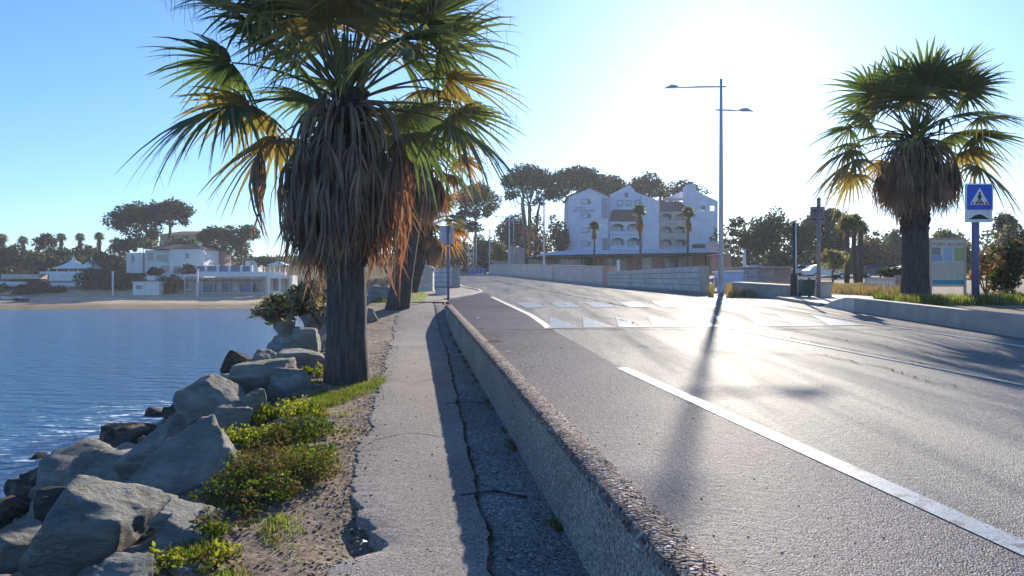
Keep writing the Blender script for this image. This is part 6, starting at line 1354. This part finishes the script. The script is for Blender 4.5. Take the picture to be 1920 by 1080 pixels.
# gravel and small stones on the verge
def pebbles(name, pts, smin, smax, m, seed, label):
    rg = np.random.RandomState(seed); V0, F0 = ico(1); n = len(pts); k = len(V0); S = smin + (smax-smin)*rg.rand(n)**2.5
    V = np.zeros((n, k, 3))
    for i in range(n): V[i] = V0*(1 + .25*rg.randn(k, 1))*S[i]*np.array([1, rg.uniform(.6, 1.1), .55]) + np.array(pts[i])
    Q = (F0[None] + (np.arange(n)*k)[:, None, None]).reshape(-1, 3); o = arr_mesh(name, V.reshape(-1, 3), Q, M[m]); tag(o, label, name, None, 'stuff')
def peb(rg):
    Y = 2.8 + 14*rg.random()**1.5; u = rg.uniform(-1.5, -.3) if rg.random() < .92 else rg.uniform(-.3, .9); x = u - float(SH(Y))
    return (x, Y, (H(x, Y) if u < -.5 else float(pz(Y))) + .004)
M['soil'] = mat('soil_clods', (.20, .155, .12), (.10, .08, .065), .95, 8)
pebbles('gravel', scatter(2600, peb, 21), .004, .016, 'soil', 22, 'loose earth clods and gravel on the dirt verge')
pebbles('gravel', scatter(900, peb, 23), .003, .010, 'blocks', 24, 'pale grit scattered on the path and verge')
def epeb(rg):
    Y = 2.8 + 15*rg.random()**1.5; u = edge_u(Y) - abs(rg.gauss(0, .16)) + .03; x = u - float(SH(Y)); return (x, Y, max(H(x, Y), float(pz(Y)) - .01 if u > edge_u(Y) else -9) + .003)
pebbles('gravel', scatter(5200, epeb, 31), .003, .011, 'path', 32, 'grey gravel crumbling from the broken edge of the footpath')
def rubble(rg):
    Y = 3 + 17*rg.random()**1.2; u = rg.uniform(-7.2, -1.25); x = u - float(SH(Y)); return (x, Y, H(x, Y) + .01)
pebbles('rubble', scatter(2600, rubble, 41), .015, .10, 'rock', 42, 'broken stones filling the gaps between the breakwater boulders')
def rpeb(rg):
    Y = 2.2 + 9*rg.random()**1.5; x = float(xk(Y)) + .3 + abs(rg.gauss(0, .9)); return (x, Y, float(RZ(Y)) + .007)
pebbles('gravel', scatter(260, rpeb, 25), .002, .007, 'darkmetal', 26, 'dark grit scattered on the cycle lane')
# litter
def litter(name, px, py, off, label, m, L, W, rz):
    x, Y, z = GP(px, py, off); q = MB(); c, s = math.cos(rz), math.sin(rz); V = []
    for (a, b, h) in ((-L/2, -W/2, .012), (0, -W/2, .022), (L/2, -W*.4, .013), (L/2, W/2, .016), (0, W/2*1.1, .03), (-L/2, W*.4, .012)): V.append((x + a*c - b*s, Y + a*s + b*c, z + h))
    V += [(v[0], v[1], v[2] - .002) for v in V]
    q.add(V, [(0,1,4,5), (1,2,3,4), (11,10,7,6), (10,9,8,7)] + [(i, (i+1) % 6, (i+1) % 6 + 6, i+6) for i in range(6)]); tag(q.build(name, M[m], origin=(x, Y, z)), label, name.replace('_', ' '))
litter('paper_scrap', 898, 597, 0, 'crumpled white paper scrap on the cycle lane near the kerb wall end', 'signwhite', .14, .10, .5)
litter('paper_strip', 949, 661, 0, 'thin white paper strip lying on the cycle lane beside the kerb', 'signwhite', .14, .02, .1)
litter('dead_leaf', 928, 641, 0, 'curled orange-brown dead leaf beside the kerb', 'dead2', .22, .10, .3)
litter('dead_leaf', 906, 617, 0, 'small dark twiggy leaf between the paper scrap and the orange leaf', 'twig', .2, .03, .4)
litter('paper_scrap', 1052, 654, 0, 'tiny white scrap in the middle of the cycle lane', 'signwhite', .04, .03, .8)
litter('cigarette_packet', 682, 1022, .44, 'small white and pink wrapper lying in the broken edge of the path', 'signwhite', .06, .012, 1.0)

# ------------------------------------------------------------------ haze

mb = MB(); mb.box(-320, 320, -6, 420, -7.5, 42)
hz = mb.build('haze', [], fix=True)
hm = bpy.data.materials.new('haze_air'); hm.use_nodes = True; hn = hm.node_tree.nodes; hn.remove(hn['Principled BSDF'])
pv = hn.new('ShaderNodeVolumePrincipled'); pv.inputs['Density'].default_value = 0.0003; pv.inputs['Anisotropy'].default_value = 0.3; pv.inputs['Color'].default_value = (0.86, 0.9, 1.0, 1)
hm.node_tree.links.new(pv.outputs[0], hn['Material Output'].inputs['Volume']); hz.data.materials.append(hm)
tag(hz, kind='stuff'); hz['label'] = 'bright sea haze in the air towards the sun'; hz['category'] = 'haze'
